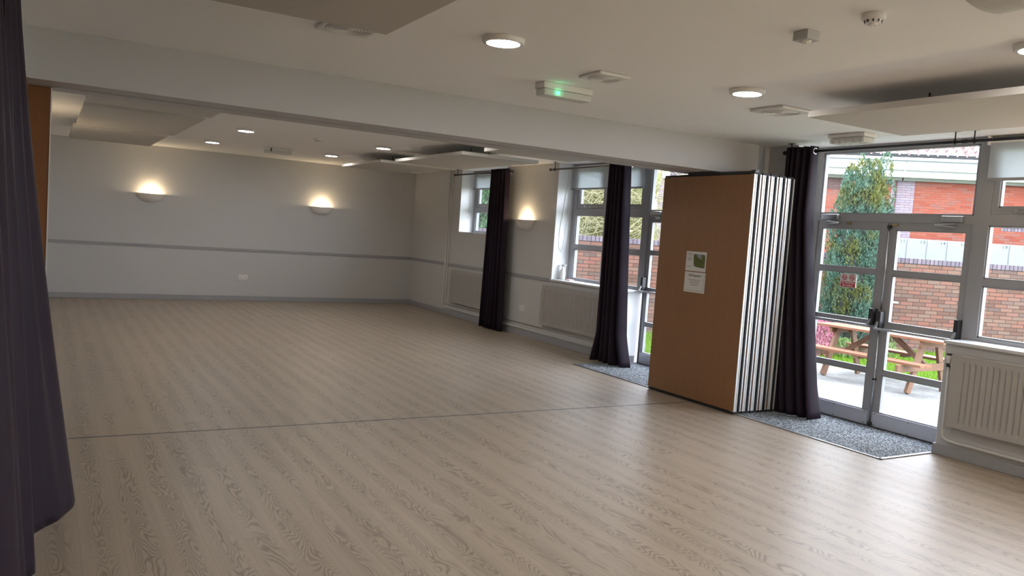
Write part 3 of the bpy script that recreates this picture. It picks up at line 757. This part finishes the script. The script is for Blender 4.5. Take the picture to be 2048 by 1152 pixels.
rod('black curtain rod over the small far window', 11.34, 13.36, 2.60, (13.29, 11.42))
rod('black curtain rod over the large far window and far door', 6.70, 10.12, 2.59, (10.04, 8.30))
rod('black curtain rod over the near door and window', 2.1, 5.72, 2.61, (5.68, 3.99, 3.83, 2.2), joint=3.91)

def curtain(label, fn, nu, nv, hem=None, loc=(0,0,0), rings=()):
    t = thing('curtain', label, 'curtain', loc, 'charcoal purple curtains')
    c = obj('curtain_cloth', B().grid(fn, nu, nv), 'curtain', t, smooth=True, solid=.004)
    for (x, y, z) in rings:
        obj('eyelet_ring', B().torus((x, y, z), .028, .0055, 'y', 28, 8), 'chrome', t, smooth=True)
    return t
def fold(u, n, ph=0.0):
    return math.sin(2*PI*(n*u + .10*math.sin(2*PI*u*1.3+ph)) + ph)
# near door curtain
def c_near(u, v):                     # u 0 = towards camera, v 0 = floor
    yb = 5.085 + (5.60-5.085)*u; yt = 5.375 + (5.745-5.375)*u
    k = v**.55 if v < 1 else 1
    k = min(1, v*1.35)**.8
    y = yb*(1-k) + yt*k
    A = (.075*(1-v) + .040*v)
    f = fold(u, 5.3, .9)
    x = 6.455 + A*f + .02*math.sin(7*u+2*v)*(1-v)
    y += .018*fold(u, 5.3, 2.4)*(1-v*.5)
    z = .012 + v*2.645
    if u < .10 and v < .12: z += .02*(1-u/.10)*(1-v/.12); x += .03*(1-u/.1)*(1-v/.12)
    return (min(x, 6.545), y, z)
curtain('dark purple grey curtain standing between the folding partition and the near door', c_near, 150, 40, loc=(6.475, 5.35, 0), rings=[(RX, 5.385, 2.61)])
def c_small(u, v):
    yb = 11.22 + (11.90-11.22)*u; yt = 11.31 + (11.83-11.31)*u
    y = yb*(1-v) + yt*v
    x = 6.405 + (.060*(1-v)+.045*v)*fold(u, 5.5, 2.0) + .008*math.sin(9*u)
    return (min(x, 6.468), y + .015*fold(u, 5.5, .4)*(1-v), .012 + v*2.63)
curtain('dark purple grey curtain beside the small far window', c_small, 130, 30, loc=(6.405, 11.58, 0), rings=[(RX, 11.34, 2.60)])
def c_big(u, v):
    k = v**.8
    yb = 8.01 + (8.52-8.01)*u; yt = 8.20 + (8.55-8.20)*u
    y = yb*(1-k) + yt*k
    fl = max(0, 1-v*7)
    y += (u-.5)*.16*fl
    x = 6.385 + (.080*(1-v)+.045*v)*fold(u, 4.6, 1.2) + .02*fl*math.sin(11*u)
    return (min(x, 6.468), y + .02*fold(u, 4.6, 2.7)*(1-v), .010 + v*2.62)
curtain('dark purple grey curtain between the large far window and far door', c_big, 140, 40, loc=(6.45, 8.36, 0), rings=[(RX, 8.22, 2.59)])
# big curtain at the left edge, in two drops
def c_left_far(u, v):                 # far drop, billows out at the foot; u 0 = far edge
    kf = (1-v)**1.15
    ex = -.180 + .345*kf               # x of the far, free edge
    y0 = 4.76 + .05*kf; y1 = 3.95
    q = u**.9
    x = ex*(1-q) + (-.235 + .10*kf)*q
    y = y0*(1-q) + y1*q
    A = .012 + .05*q + .03*v*(1-q)
    x += A*math.sin(2*PI*3.2*u + .3)*(.35+.65*v) if u > .05 else A*.6*math.sin(2*PI*3.2*u+.3)
    bulge = .05*math.sin(PI*min(1, u*2.4))*kf
    return (x + bulge, y - .10*bulge, .012 + v*2.62)
t = thing('curtain', 'large dark curtain at the left edge, far drop with billowing hem', 'curtain', (-.05, 4.4, 0), 'charcoal purple curtains')
obj('curtain_cloth', B().grid(c_left_far, 150, 60), 'curtain', t, smooth=True, solid=.004)
def c_left_near(u, v):
    kf = (1-v)**1.05
    y = 3.90 - 2.6*u
    base = -.250 + .170*kf
    A = .055 + .02*kf
    x = base + A*math.sin(2*PI*5.5*u + 1.25) + .015*math.sin(23*u + 3*v)
    return (x, y + .02*math.sin(2*PI*5.5*u), .012 + v*2.62)
t = thing('curtain', 'large dark curtain at the left edge, drop nearest the camera', 'curtain', (-.1, 2.6, 0), 'charcoal purple curtains')
obj('curtain_cloth', B().grid(c_left_near, 220, 50), 'curtain', t, smooth=True, solid=.004)
t = thing('curtain_rod', 'black curtain rod above the large left curtains', 'curtain rod', (-.19, 3.1, 2.60), 'black curtain rods')
obj('pole', B().tube([(-.19, 1.2, 2.60), (-.19, 4.9, 2.60)], .0135, 14), 'rod', t, smooth=True)
for q in (3.92, 1.5): obj('bracket', B().tube([(-.19, q, 2.6), (-.19, q, H-.001)], .006, 8), 'rod', t)

# ---------------------------------------------------------------- folding partition
t = thing('folding_partition', 'stacked wooden folding partition with silver edge profiles', 'partition', (6.09, 6.16, 0))
py0, py1 = 5.515, 6.80; NP, pit, th = 5, .116, .100
for k in range(NP):
    x0 = 5.80 + k*pit; x1 = x0 + th
    p = obj('panel', B().box(x0, x0+.010, py0+.003, py1-.003, .033, 2.325).box(x1-.010, x1, py0+.003, py1-.003, .033, 2.325), 'beech', t)
    e = B()
    for ya, yb_, s in ((py0, py0+.045, 1), (py1-.045, py1, -1)):
        yo = ya if s == 1 else yb_
        e.box(x0+.0015, x0+.020, ya, yb_, .03, 2.328)              # front flange
        e.box(x1-.018, x1-.0015, ya, yb_, .03, 2.328)
        e.box(x0+.020, x1-.034, yo+.020*s, yo+.030*s, .03, 2.328)  # recessed web
        e.tube([(x0+.040, yo+.018*s, .03), (x0+.040, yo+.018*s, 2.328)], .015, 14)
    obj('edge_profile', e, 'alu', p)
    s_ = B()
    for yo, s in ((py0, 1), (py1, -1)): s_.box(x1-.034, x1-.018, yo+.003*s, yo+.03*s, .03, 2.328)
    obj('rubber_seal', s_, 'seal', p)
    obj('sweep_seal', B().box(x0+.006, x1-.006, py0+.006, py1-.006, .004, .032).box(x0+.004, x1-.004, py0+.004, py1-.004, 2.326, 2.345), 'seal', p)
obj('core', B().box(5.82, 6.36, py0+.05, py1-.05, .05, 2.31), 'seal', t)
obj('track_carriage', B().box(5.83, 5.87, py0+.01, py0+.07, 2.345, 2.372).box(5.815, 5.835, py0+.006, py1-.35, 2.345, 2.362).box(5.95, 6.05, 6.12, 6.22, 2.34, 2.3735).box(6.2, 6.3, 6.12, 6.22, 2.34, 2.3735), 'dark', t)
# ceiling track under the beam
o = obj('partition_track', B().box(-.12, 5.78, 6.30, 6.308, ZB-.003, ZB-.0005).box(-.12, 5.78, 6.345, 6.353, ZB-.003, ZB-.0005), 'trim', None, origin=(3, 6.32, ZB)); tag(o, 'thin metal track along the underside of the beam', 'track')

# two notices on the front panel
nx = 5.7985
nt = thing('notice', 'upper paper notice with a landscape picture on the wooden partition', 'notice', (nx, 6.205, 1.345), 'paper notices on the partition')
obj('paper', B().box(nx-.0012, nx, 6.055, 6.352, 1.348, 1.550), 'paper', nt)
obj('picture_sky', B().box(nx-.0018, nx-.0012, 6.075, 6.235, 1.395, 1.525), 'print_sky', nt)
pr = [(6.243, 1.515), (6.21, 1.528), (6.19, 1.50), (6.155, 1.475), (6.152, 1.505), (6.145, 1.475), (6.125, 1.47), (6.118, 1.52), (6.10, 1.522), (6.09, 1.50), (6.08, 1.522), (6.071, 1.50), (6.071, 1.385), (6.15, 1.388), (6.205, 1.393), (6.235, 1.42), (6.238, 1.46)]
obj('picture_trees', B().prism(pr, 'x', nx-.0024, nx-.0018), 'print_green', nt)
for k, (zz, ww, aa) in enumerate(((1.527, .085, 6.297), (1.512, .085, 6.297), (1.494, .034, 6.295), (1.480, .075, 6.297), (1.468, .082, 6.297), (1.455, .05, 6.295), (1.395, .07, 6.297))):
    obj('print_line', B().box(nx-.0016, nx-.0012, aa-ww/2, aa+ww/2, zz-.0022, zz+.0022), 'ink_grey', nt)
nt = thing('notice', 'lower paper notice headed Wifi Password on the wooden partition', 'notice', (nx, 6.2, 1.128), 'paper notices on the partition')
obj('paper', B().box(nx-.0012, nx, 6.048, 6.352, 1.128, 1.338), 'paper', nt)
obj('printed_border', B().box(nx-.0016, nx-.0012, 6.065, 6.338, 1.146, 1.149).box(nx-.0016, nx-.0012, 6.065, 6.067, 1.146, 1.325), 'ink_grey', nt)
text_mesh('lettering', 'Wifi Password', .031, 'ink', face_minus_x(nx-.0012, 6.205, 1.302), nt, bold=.0007)
text_mesh('lettering', 'Network: Bridge Zone', .0185, 'ink_grey', face_minus_x(nx-.0012, 6.205, 1.256), nt, bold=.0003)
text_mesh('lettering', 'Community Guest', .0185, 'ink_grey', face_minus_x(nx-.0012, 6.205, 1.232), nt, bold=.0003)
text_mesh('lettering', 'No Password', .0185, 'ink_grey', face_minus_x(nx-.0012, 6.205, 1.208), nt, bold=.0003)

# ---------------------------------------------------------------- mats, bottle
def mat_(label, y0, y1, mat_edges):
    t = thing('entrance_mat', label, 'mat', (6.3, (y0+y1)/2, 0), 'grey entrance mats')
    obj('matting', B().box(5.862, W1-.002, y0, y1, .0005, .007), 'mat', t)
    obj('edge_strip', B().box(5.838, 5.866, y0-.028, y1+.0, .0005, .009, .003).box(5.838, (W0-.03) if y0 < 5 else W0+.1, y0-.028, y0, .0005, .009, .003), 'nosing' if y0 < 5 else 'strip', t)
    if y0 > 6: obj('end_strip', B().box(5.838, W0-.03, y1, y1+.02, .0005, .009, .003), 'strip', t)
mat_('grey fibre entrance mat inside the near door', 3.968, 5.66, 0)
mat_('grey fibre entrance mat inside the far door, left of partition', 6.86, 8.30, 0)
t = thing('spray_bottle', 'white spray bottle on the sill of the large far window', 'bottle', (6.72, 10.02, .968))
obj('bottle_body', B().lathe([(.0001, 0), (.038, 0), (.041, .01), (.041, .10), (.034, .14), (.015, .175), (.014, .195)], (6.72, 10.02, .968), 24), 'bottle', t, smooth=True)
obj('trigger_head', B().box(6.705, 6.735, 9.985, 10.045, 1.165, 1.195, .004).box(6.71, 6.73, 9.945, 9.985, 1.18, 1.195, .003).bar((6.72, 9.975, 1.18), (6.72, 9.955, 1.13), .012, .006), 'bottle', t)
o = obj('folded_cloth', B().box(6.70, 6.79, 9.80, 9.93, .968, .985, .006), plain('pink_cloth', (.62, .42, .38), .9), None, origin=(6.745, 9.86, .968)); tag(o, 'small pinkish cloth beside the spray bottle on the window sill', 'cloth')

# ================================================================== OUTSIDE
struct('ground', B().box(6.95, 45, -15, 40, G-.3, G-.03), 'turf')
o = obj('patio', B().box(6.947, 11.45, -4, 9.55, G-.2, G), 'concrete', None); o['kind'] = 'structure'
o = obj('door_step', B().box(6.93, 7.35, 3.6, 8.6, G, -.10), 'concrete', None, origin=(7.1, 6, G)); tag(o, 'pale concrete step outside the glazed doors', 'step')
# grass
b = B()
def blade(x, y, h, wd):
    a = random.uniform(0, PI); dx, dy = math.cos(a)*wd, math.sin(a)*wd
    lx, ly = random.gauss(0, h*.35), random.gauss(0, h*.35)
    b.tri((x-dx, y-dy, G-.03), (x+dx, y+dy, G-.03), (x+lx, y+ly, G-.03+h))
n = 0
while n < 26000:
    s = random.uniform(-.2, 10.5); d = random.uniform(9.0, 16.42)
    p = gp(s, d)
    if p.x < 11.42 and p.y < 9.58: continue
    if p.x < 7.1: continue
    if s/d > .56 or s/d < .10: continue
    if .22 < s/d < .36: continue
    edge = (p.x < 11.62 and p.y < 9.6)
    blade(p.x, p.y, random.uniform(.05, .10) if not edge else random.uniform(.03, .07), .007); n += 1
gr = obj('lawn_grass', b, 'grass', None, fix=False, kind='stuff'); tag(gr, 'bright green lawn grass beyond the patio', 'grass')

# garden wall (local frame: x along the wall, y away from the building)
wt = thing('garden_wall', 'brick garden wall with purple brick-on-edge capping behind the lawn', 'wall', gp(0, 16.5, 0), rot=GROT)
obj('brickwork', B().box(-1.2, 16, 0, .22, G-.1, 1.565), 'brick_garden', wt)
obj('capping', B().box(-1.2, 16, -.012, .232, 1.565, 1.672, .006), 'brick_garden_cap', wt)
obj('white_patch', B().box(7.67, 7.95, -.006, 0, .735, .765).box(7.67, 7.76, -.006, 0, .69, .735).box(11.10, 11.22, -.006, 0, .62, .65), 'sign_white', wt)['label'] = 'pale weathered mortar patches on the bricks'

# building with numbered lockers (local frame: x along the facade, -y towards the garden)
BR = math.atan2(-.712, .702)
bt = thing('brick_building', 'red brick building with white fascia and pantile roof beyond the garden wall', 'building', (19.6, 15.95, G), rot=BR)
zb = -G  # local z offset
def bz(z): return z + zb
obj('wall', B().box(-3.7, 1.84, 0, .3, 0, bz(4.2)).box(2.447, 5.46, 0, .3, 0, bz(4.2)).box(6.1, 12, 0, .3, 0, bz(4.2)), 'brick_red', bt)
for q0, q1 in ((-4.75, -3.7), (1.84, 2.447), (5.46, 6.1)): obj('pier', B().box(q0, q1, -.01, .3, 0, bz(4.2)), 'brick_purple', bt)
obj('brick_course', B().box(-3.7, .62, -.006, 0, bz(3.55), bz(4.0)), 'brick_brown', bt)
obj('soldier_course', B().box(4.75, 5.46, -.006, 0, bz(2.63), bz(2.78)), 'brick_garden_cap', bt)
obj('downpipe', B().tube([(1.96, -.05, 0), (1.96, -.05, bz(3.95))], .022, 8), 'brick_brown', bt)
fj = [-4.9, 2.09, 6.2, 12.0]
for i in range(3):
    a0, a1 = fj[i]+.02, fj[i+1]-.02
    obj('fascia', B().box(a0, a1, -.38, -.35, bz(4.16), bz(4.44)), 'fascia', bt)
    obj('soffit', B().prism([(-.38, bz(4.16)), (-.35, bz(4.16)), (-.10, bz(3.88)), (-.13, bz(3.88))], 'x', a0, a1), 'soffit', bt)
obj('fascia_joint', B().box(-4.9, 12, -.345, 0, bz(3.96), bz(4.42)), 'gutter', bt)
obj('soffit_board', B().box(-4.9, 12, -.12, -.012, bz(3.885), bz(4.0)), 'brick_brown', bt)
obj('gutter', B().tube([(-4.9, -.42, bz(4.46)), (12, -.42, bz(4.46))], .045, 12), 'gutter', bt)
obj('eaves', B().box(-4.9, 12, -.34, 3.0, bz(4.44), bz(4.62)), 'roof_dark', bt)
def tiles(u, v):
    x = -4.9 + u*16.9; row = v*8; fr = row % 1.0 if v < 1 else 1.0
    y = -.36 + v*8*.30
    zz = bz(4.60) + (y+.36)*math.tan(math.radians(24)) + .035*(math.sin(2*PI*x/.245)) + .02*math.sin(4*PI*x/.245+.6)*.4
    zz += .045*(1-fr)
    return (x, y, zz)
b = B()
def tile_rows():
    nx_ = 16*69
    for r in range(8):
        y0, y1 = -.36+r*.30, -.36+(r+1)*.30
        prev = None
        for i in range(nx_+1):
            x = -4.9 + 16.9*i/nx_
            wv = .050*math.sin(2*PI*x/.245) + .014*math.sin(4*PI*x/.245+.9)
            za = bz(4.62) + (y0+.36)*.50 + wv + .06; zc = bz(4.62) + (y1+.36)*.50 + wv
            col = [b.bm.verts.new(q) for q in ((x, y0+.012, za-.05), (x, y0, za), (x, y1+.03, zc+.006))]
            if prev:
                b.bm.faces.new((prev[0], col[0], col[1], prev[1])); b.bm.faces.new((prev[1], col[1], col[2], prev[2]))
            prev = col
tile_rows()
obj('roof_tiles', b, 'tile', bt, smooth=False, fix=False)
nums = ['11', '13', '14', '16', '17', '19', '20', '22']
for k, nm in enumerate(nums):
    a0 = 1.855 + k*.52
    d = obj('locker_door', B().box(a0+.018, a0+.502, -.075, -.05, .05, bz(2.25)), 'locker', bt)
    MX = Matrix(((1, 0, 0, a0+.41), (0, 0, -1, -.0762), (0, 1, 0, bz(2.175)), (0, 0, 0, 1)))
    text_mesh('number', nm, .125, 'ink', MX, d, bold=.002, spacing=1.25)
obj('locker_frame', B().box(1.84, 1.855+.52*8+.02, -.05, -.006, 0, bz(2.262)), 'ink_grey', bt)
o = obj('alarm_box', B().box(-4.66, -4.42, -.12, -.012, bz(3.62), bz(3.82), .01), 'sign_white', bt)

# picnic table (long axis parallel to the building)
pt = thing('picnic_table', 'orange brown timber picnic table with attached benches on the patio', 'picnic table', (10.8, 7.38, G))
Y0, Y1 = 6.34, 8.45
for k in range(5):
    x = 10.50 + k*.137; obj('table_plank', B().box(x, x+.128, Y0, Y1, G+.745, G+.78, .003), 'bench_wood', pt)
for xs in (10.12, 11.22):
    for k in range(2):
        x = xs + k*.132; obj('seat_plank', B().box(x, x+.125, Y0+.06, Y1-.06, G+.425, G+.46, .003), 'bench_wood', pt)
for y in (6.72, 8.12):
    for sx, x0, x1 in ((-1, 10.38, 10.66), (1, 11.22, 10.98)):
        obj('leg', B().bar((x0, y, G+.01), (x1, y, G+.742), .045, .095, (1, 0, .35)), 'bench_wood2', pt)
    yy = y-.046 if y < 7.4 else y+.046
    obj('seat_beam', B().box(10.02, 11.58, yy-.0225, yy+.0225, G+.325, G+.424, .003), 'bench_wood2', pt)
    obj('table_beam', B().box(10.52, 11.14, yy-.0225, yy+.0225, G+.66, G+.744, .003), 'bench_wood2', pt)
for y0, y1 in ((6.76, 7.30), (8.08, 7.54)):
    obj('brace', B().bar((10.80, y0, G+.385), (10.80, y1, G+.74), .045, .07), 'bench_wood2', pt)
obj('table_batten', B().box(10.53, 11.13, 7.36, 7.44, G+.71, G+.744), 'bench_wood2', pt)
obj('seat_batten', B().box(10.13, 10.36, 7.36, 7.44, G+.39, G+.424).box(11.23, 11.46, 7.36, 7.44, G+.39, G+.424), 'bench_wood2', pt)

# conifers, shrubs
def conifer(label, s, d, R, top, mat, spires, nt_=150, base=G, sz=1.0):
    c = gp(s, d, base); t = thing('conifer', label, 'tree', c)
    def rad(z, a):
        h = (z-base)/(top-base)
        prof = R*(min(1.0, .80+h*1.4) if h < .3 else 1.0)*(1-.12*max(0, h-.5)*2)*(1 if h < .62 else max(0.02, (1-(h-.62)/.38))**.62)
        return prof*(1+.10*math.sin(3*a+h*9)+.06*math.sin(7*a+h*17))
    obj('trunk', B().tube([(c.x, c.y, base), (c.x, c.y, base+(top-base)*.8)], [.06, .02], 8), 'bark', t)
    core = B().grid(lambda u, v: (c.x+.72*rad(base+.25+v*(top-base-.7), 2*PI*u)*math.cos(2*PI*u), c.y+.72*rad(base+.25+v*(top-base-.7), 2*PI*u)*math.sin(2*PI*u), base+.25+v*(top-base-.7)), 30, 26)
    obj('inner_shade_shell', core, 'core', t, smooth=True)  # solid dark shell standing in for the shade between the sprays
    f = B(); bm = f.bm
    def spray(p, out, L, wd):
        for q in range(3):
            dr = Vector((out.x*.5+random.gauss(0, .28), out.y*.5+random.gauss(0, .28), 1.0)).normalized()
            sd = dr.cross(Vector((random.gauss(0, 1), random.gauss(0, 1), random.gauss(0, .4)))).normalized()
            l = L*random.uniform(.6, 1.1)
            V = [bm.verts.new(x) for x in (p, p+dr*l*.45+sd*wd, p+dr*l, p+dr*l*.45-sd*wd)]; bm.faces.new(V)
    def plume(c0, hh, rr, lean):
        """a flame-shaped upright branch of small sprays"""
        for i in range(int(nt_*hh*rr/.08)):
            h = random.random()**.85; a = random.uniform(0, 2*PI)
            r = rr*(math.sin(PI*min(1, h*.9+.12))**.7)*random.uniform(.75, 1.0)
            o = Vector((math.cos(a), math.sin(a), 0))
            spray(c0 + lean*(h*hh*.16) + o*r + Vector((0, 0, h*hh)), o, .075*sz*random.uniform(.7, 1.2), .008*sz)
    NPl = int(92*R/.5)
    for i in range(NPl):
        hz = (i+.5)/NPl; z = base+.05+(top-base-.62)*hz**.95; a = i*2.399963+random.uniform(-.25, .25)
        r = rad(z+.25, a)*.84; out = Vector((math.cos(a), math.sin(a), 0))
        plume(Vector((c.x, c.y, z))+out*r, random.uniform(.5, .8)*(.8+.2*sz), random.uniform(.10, .145)*sz, out*.5)
    for (ds, dz, rr, hh) in spires:
        plume(gp(s+ds, d-.1, dz), hh, rr, Vector((0, 0, 0)))
    obj('foliage', f, mat, t, fix=False)
conifer('tall bushy blue green conifer seen through the near door', 6.55, 15.35, .545, 3.35, 'conifer',
        [(.30, 2.9, .14, .72), (-.03, 2.8, .11, .66), (-.27, 2.75, .13, .50), (.42, 2.6, .10, .5), (-.40, 2.5, .10, .4), (.12, 2.8, .10, .45), (-.15, 3.0, .07, .55)], 190)
conifer('dark green conifer seen through the small far window', -.35, 18.6, .85, 4.2, 'conifer_dark', [(.2, 3.8, .2, .6)], 60, sz=1.6)
conifer('dark green conifer farther back, left of the other one behind the small window', -2.2, 20.6, .85, 4.0, 'conifer_dark', [], 50, sz=1.6)

t = thing('hedge', 'tangled bare-stemmed hedge above the garden wall', 'hedge', gp(2.4, 18.0, G))
core = B().grid(lambda u, v: tuple(gp(1.0+u*2.1, 18.3+.25*math.sin(9*u+7*v), G+v*(3.7+.3*math.sin(11*u)))), 24, 14)
obj('inner_growth', core, 'hedge_leaf', t, smooth=True, solid=.3)
b = B()
for i in range(950):
    s0 = random.uniform(1.0, 2.9); z0 = random.uniform(1.2, 3.6); d0 = random.uniform(17.3, 18.0); L = random.uniform(.3, .9)
    an = random.uniform(-1.2, 1.4); cv = random.uniform(-1.5, 1.5); pts = []
    x, z = s0, z0
    for k in range(6):
        pts.append(tuple(gp(x, d0+.05*math.sin(k+i), z))); x += L/5*math.cos(an)*random.choice((1, 1)); z += L/5*math.sin(an); an += cv*.22
    b.tube(pts, .0055, 3, cap=False)
obj('bare_stem', b, 'bramble', t)['kind'] = 'stuff'
b = B()
for i in range(3400):
    s0 = random.uniform(1.0, 3.15); z0 = random.uniform(1.3, 3.7); p = gp(s0, random.uniform(17.6, 18.2), z0)
    if 2.3 > s0 and random.random() < .45: continue
    a, e = Vector((random.gauss(0, 1), random.gauss(0, 1), random.gauss(0, 1))).normalized()*.035, Vector((random.gauss(0, 1), random.gauss(0, 1), random.gauss(0, 1))).normalized()*.03
    b.tri(p-a, p+a, p+e)
obj('foliage', b, 'hedge_tan', t, fix=False)['kind'] = 'stuff'

def bush(name, label, s, d, R, hh, mat, n_, cat='plant', lw=.02):
    c = gp(s, d, G-.03); t_ = thing(name, label, cat, c)
    stems = B(); b = B()
    for i in range(14):
        a = random.uniform(0, 2*PI); stems.tube([c, (c.x+R*.6*math.cos(a), c.y+R*.6*math.sin(a), G+hh*.8)], .006, 4)
    obj('stem', stems, 'bark', t_)['kind'] = 'stuff'
    for i in range(n_):
        a = random.uniform(0, 2*PI); h = random.random(); r = R*math.sqrt(random.random())*math.sqrt(max(.05, 1-(h-.35)**2*1.8))
        p = Vector((c.x+r*math.cos(a), c.y+r*math.sin(a), G+h*hh))
        dr = Vector((random.gauss(0, .5), random.gauss(0, .5), 1)).normalized(); sd = dr.cross(Vector((random.gauss(0, 1), random.gauss(0, 1), 0))).normalized()
        V = [b.bm.verts.new(q) for q in (p, p+dr*.04+sd*lw*.5, p+dr*.075, p+dr*.04-sd*lw*.5)]; b.bm.faces.new(V)
    obj('foliage', b, mat, t_, fix=False)
bush('heather_bush', 'pink flowering bush behind the left end of the picnic table', 5.68, 14.6, .26, .62, 'heather', 1500, 'bush')
bush('low_plant', 'low leafy green plant at the foot of the tall conifer', 6.25, 14.7, .35, .30, 'plant', 900)
bush('low_plant', 'small leafy weed at the wall base right of the conifer', 7.75, 16.2, .12, .45, 'plant', 260)
bush('low_plant', 'leafy weed clump between the conifer and the door mullion', 7.0, 15.0, .28, .28, 'plant', 600)

# ================================================================== LIGHT, CAMERA
wd = bpy.data.worlds.new('overcast_sky'); bpy.context.scene.world = wd; wd.use_nodes = True
nt_ = wd.node_tree; nt_.nodes.clear()
out = nt_.nodes.new('ShaderNodeOutputWorld'); bg = nt_.nodes.new('ShaderNodeBackground')
tc = nt_.nodes.new('ShaderNodeTexCoord'); sp = nt_.nodes.new('ShaderNodeSeparateXYZ'); cr = nt_.nodes.new('ShaderNodeValToRGB')
nt_.links.new(tc.outputs['Generated'], sp.inputs[0]); nt_.links.new(sp.outputs[2], cr.inputs[0])
cr.color_ramp.elements[0].position = 0.0; cr.color_ramp.elements[0].color = (.86, .89, 1.0, 1)
cr.color_ramp.elements[1].position = 0.9; cr.color_ramp.elements[1].color = (.80, .85, 1.0, 1)
nt_.links.new(cr.outputs[0], bg.inputs[0]); bg.inputs[1].default_value = 6.3
nt_.links.new(bg.outputs[0], out.inputs[0])
sc = bpy.context.scene
cam = bpy.data.cameras.new('camera'); co_ = bpy.data.objects.new('camera', cam); C.objects.link(co_); sc.camera = co_
F_PX, YAW, PITCH, ROLL, CH = 1604.425549, 0.5291126953, -0.0672469023, 0.0702559607, 1.5996453215
cam.sensor_fit = 'HORIZONTAL'; cam.sensor_width = 36.0; cam.lens = 36.0*F_PX/2048
cam.clip_start = .05; cam.clip_end = 300
cy, sy, cp, sp_ = math.cos(YAW), math.sin(YAW), math.cos(PITCH), math.sin(PITCH)
F = Vector((sy*cp, cy*cp, sp_)); R0 = Vector((cy, -sy, 0)); U0 = R0.cross(F)
cr_, sr_ = math.cos(ROLL), math.sin(ROLL)
Rr = R0*cr_ + U0*sr_; Uu = -R0*sr_ + U0*cr_
M = Matrix((( Rr.x, Uu.x, -F.x, 0), (Rr.y, Uu.y, -F.y, 0), (Rr.z, Uu.z, -F.z, CH), (0, 0, 0, 1)))
co_.matrix_world = M
vs = sc.view_settings
sc.display_settings.display_device = 'sRGB'
vs.view_transform = 'Standard'; vs.look = 'None'; vs.exposure = 1.0; vs.gamma = 1.0
try: vs.use_curve_mapping = False
except Exception: pass
cy_ = sc.cycles
cy_.max_bounces = 8; cy_.diffuse_bounces = 5; cy_.glossy_bounces = 3; cy_.transparent_max_bounces = 12
cy_.sample_clamp_indirect = 6.0; cy_.caustics_reflective = False; cy_.caustics_refractive = False
cy_.use_light_tree = True
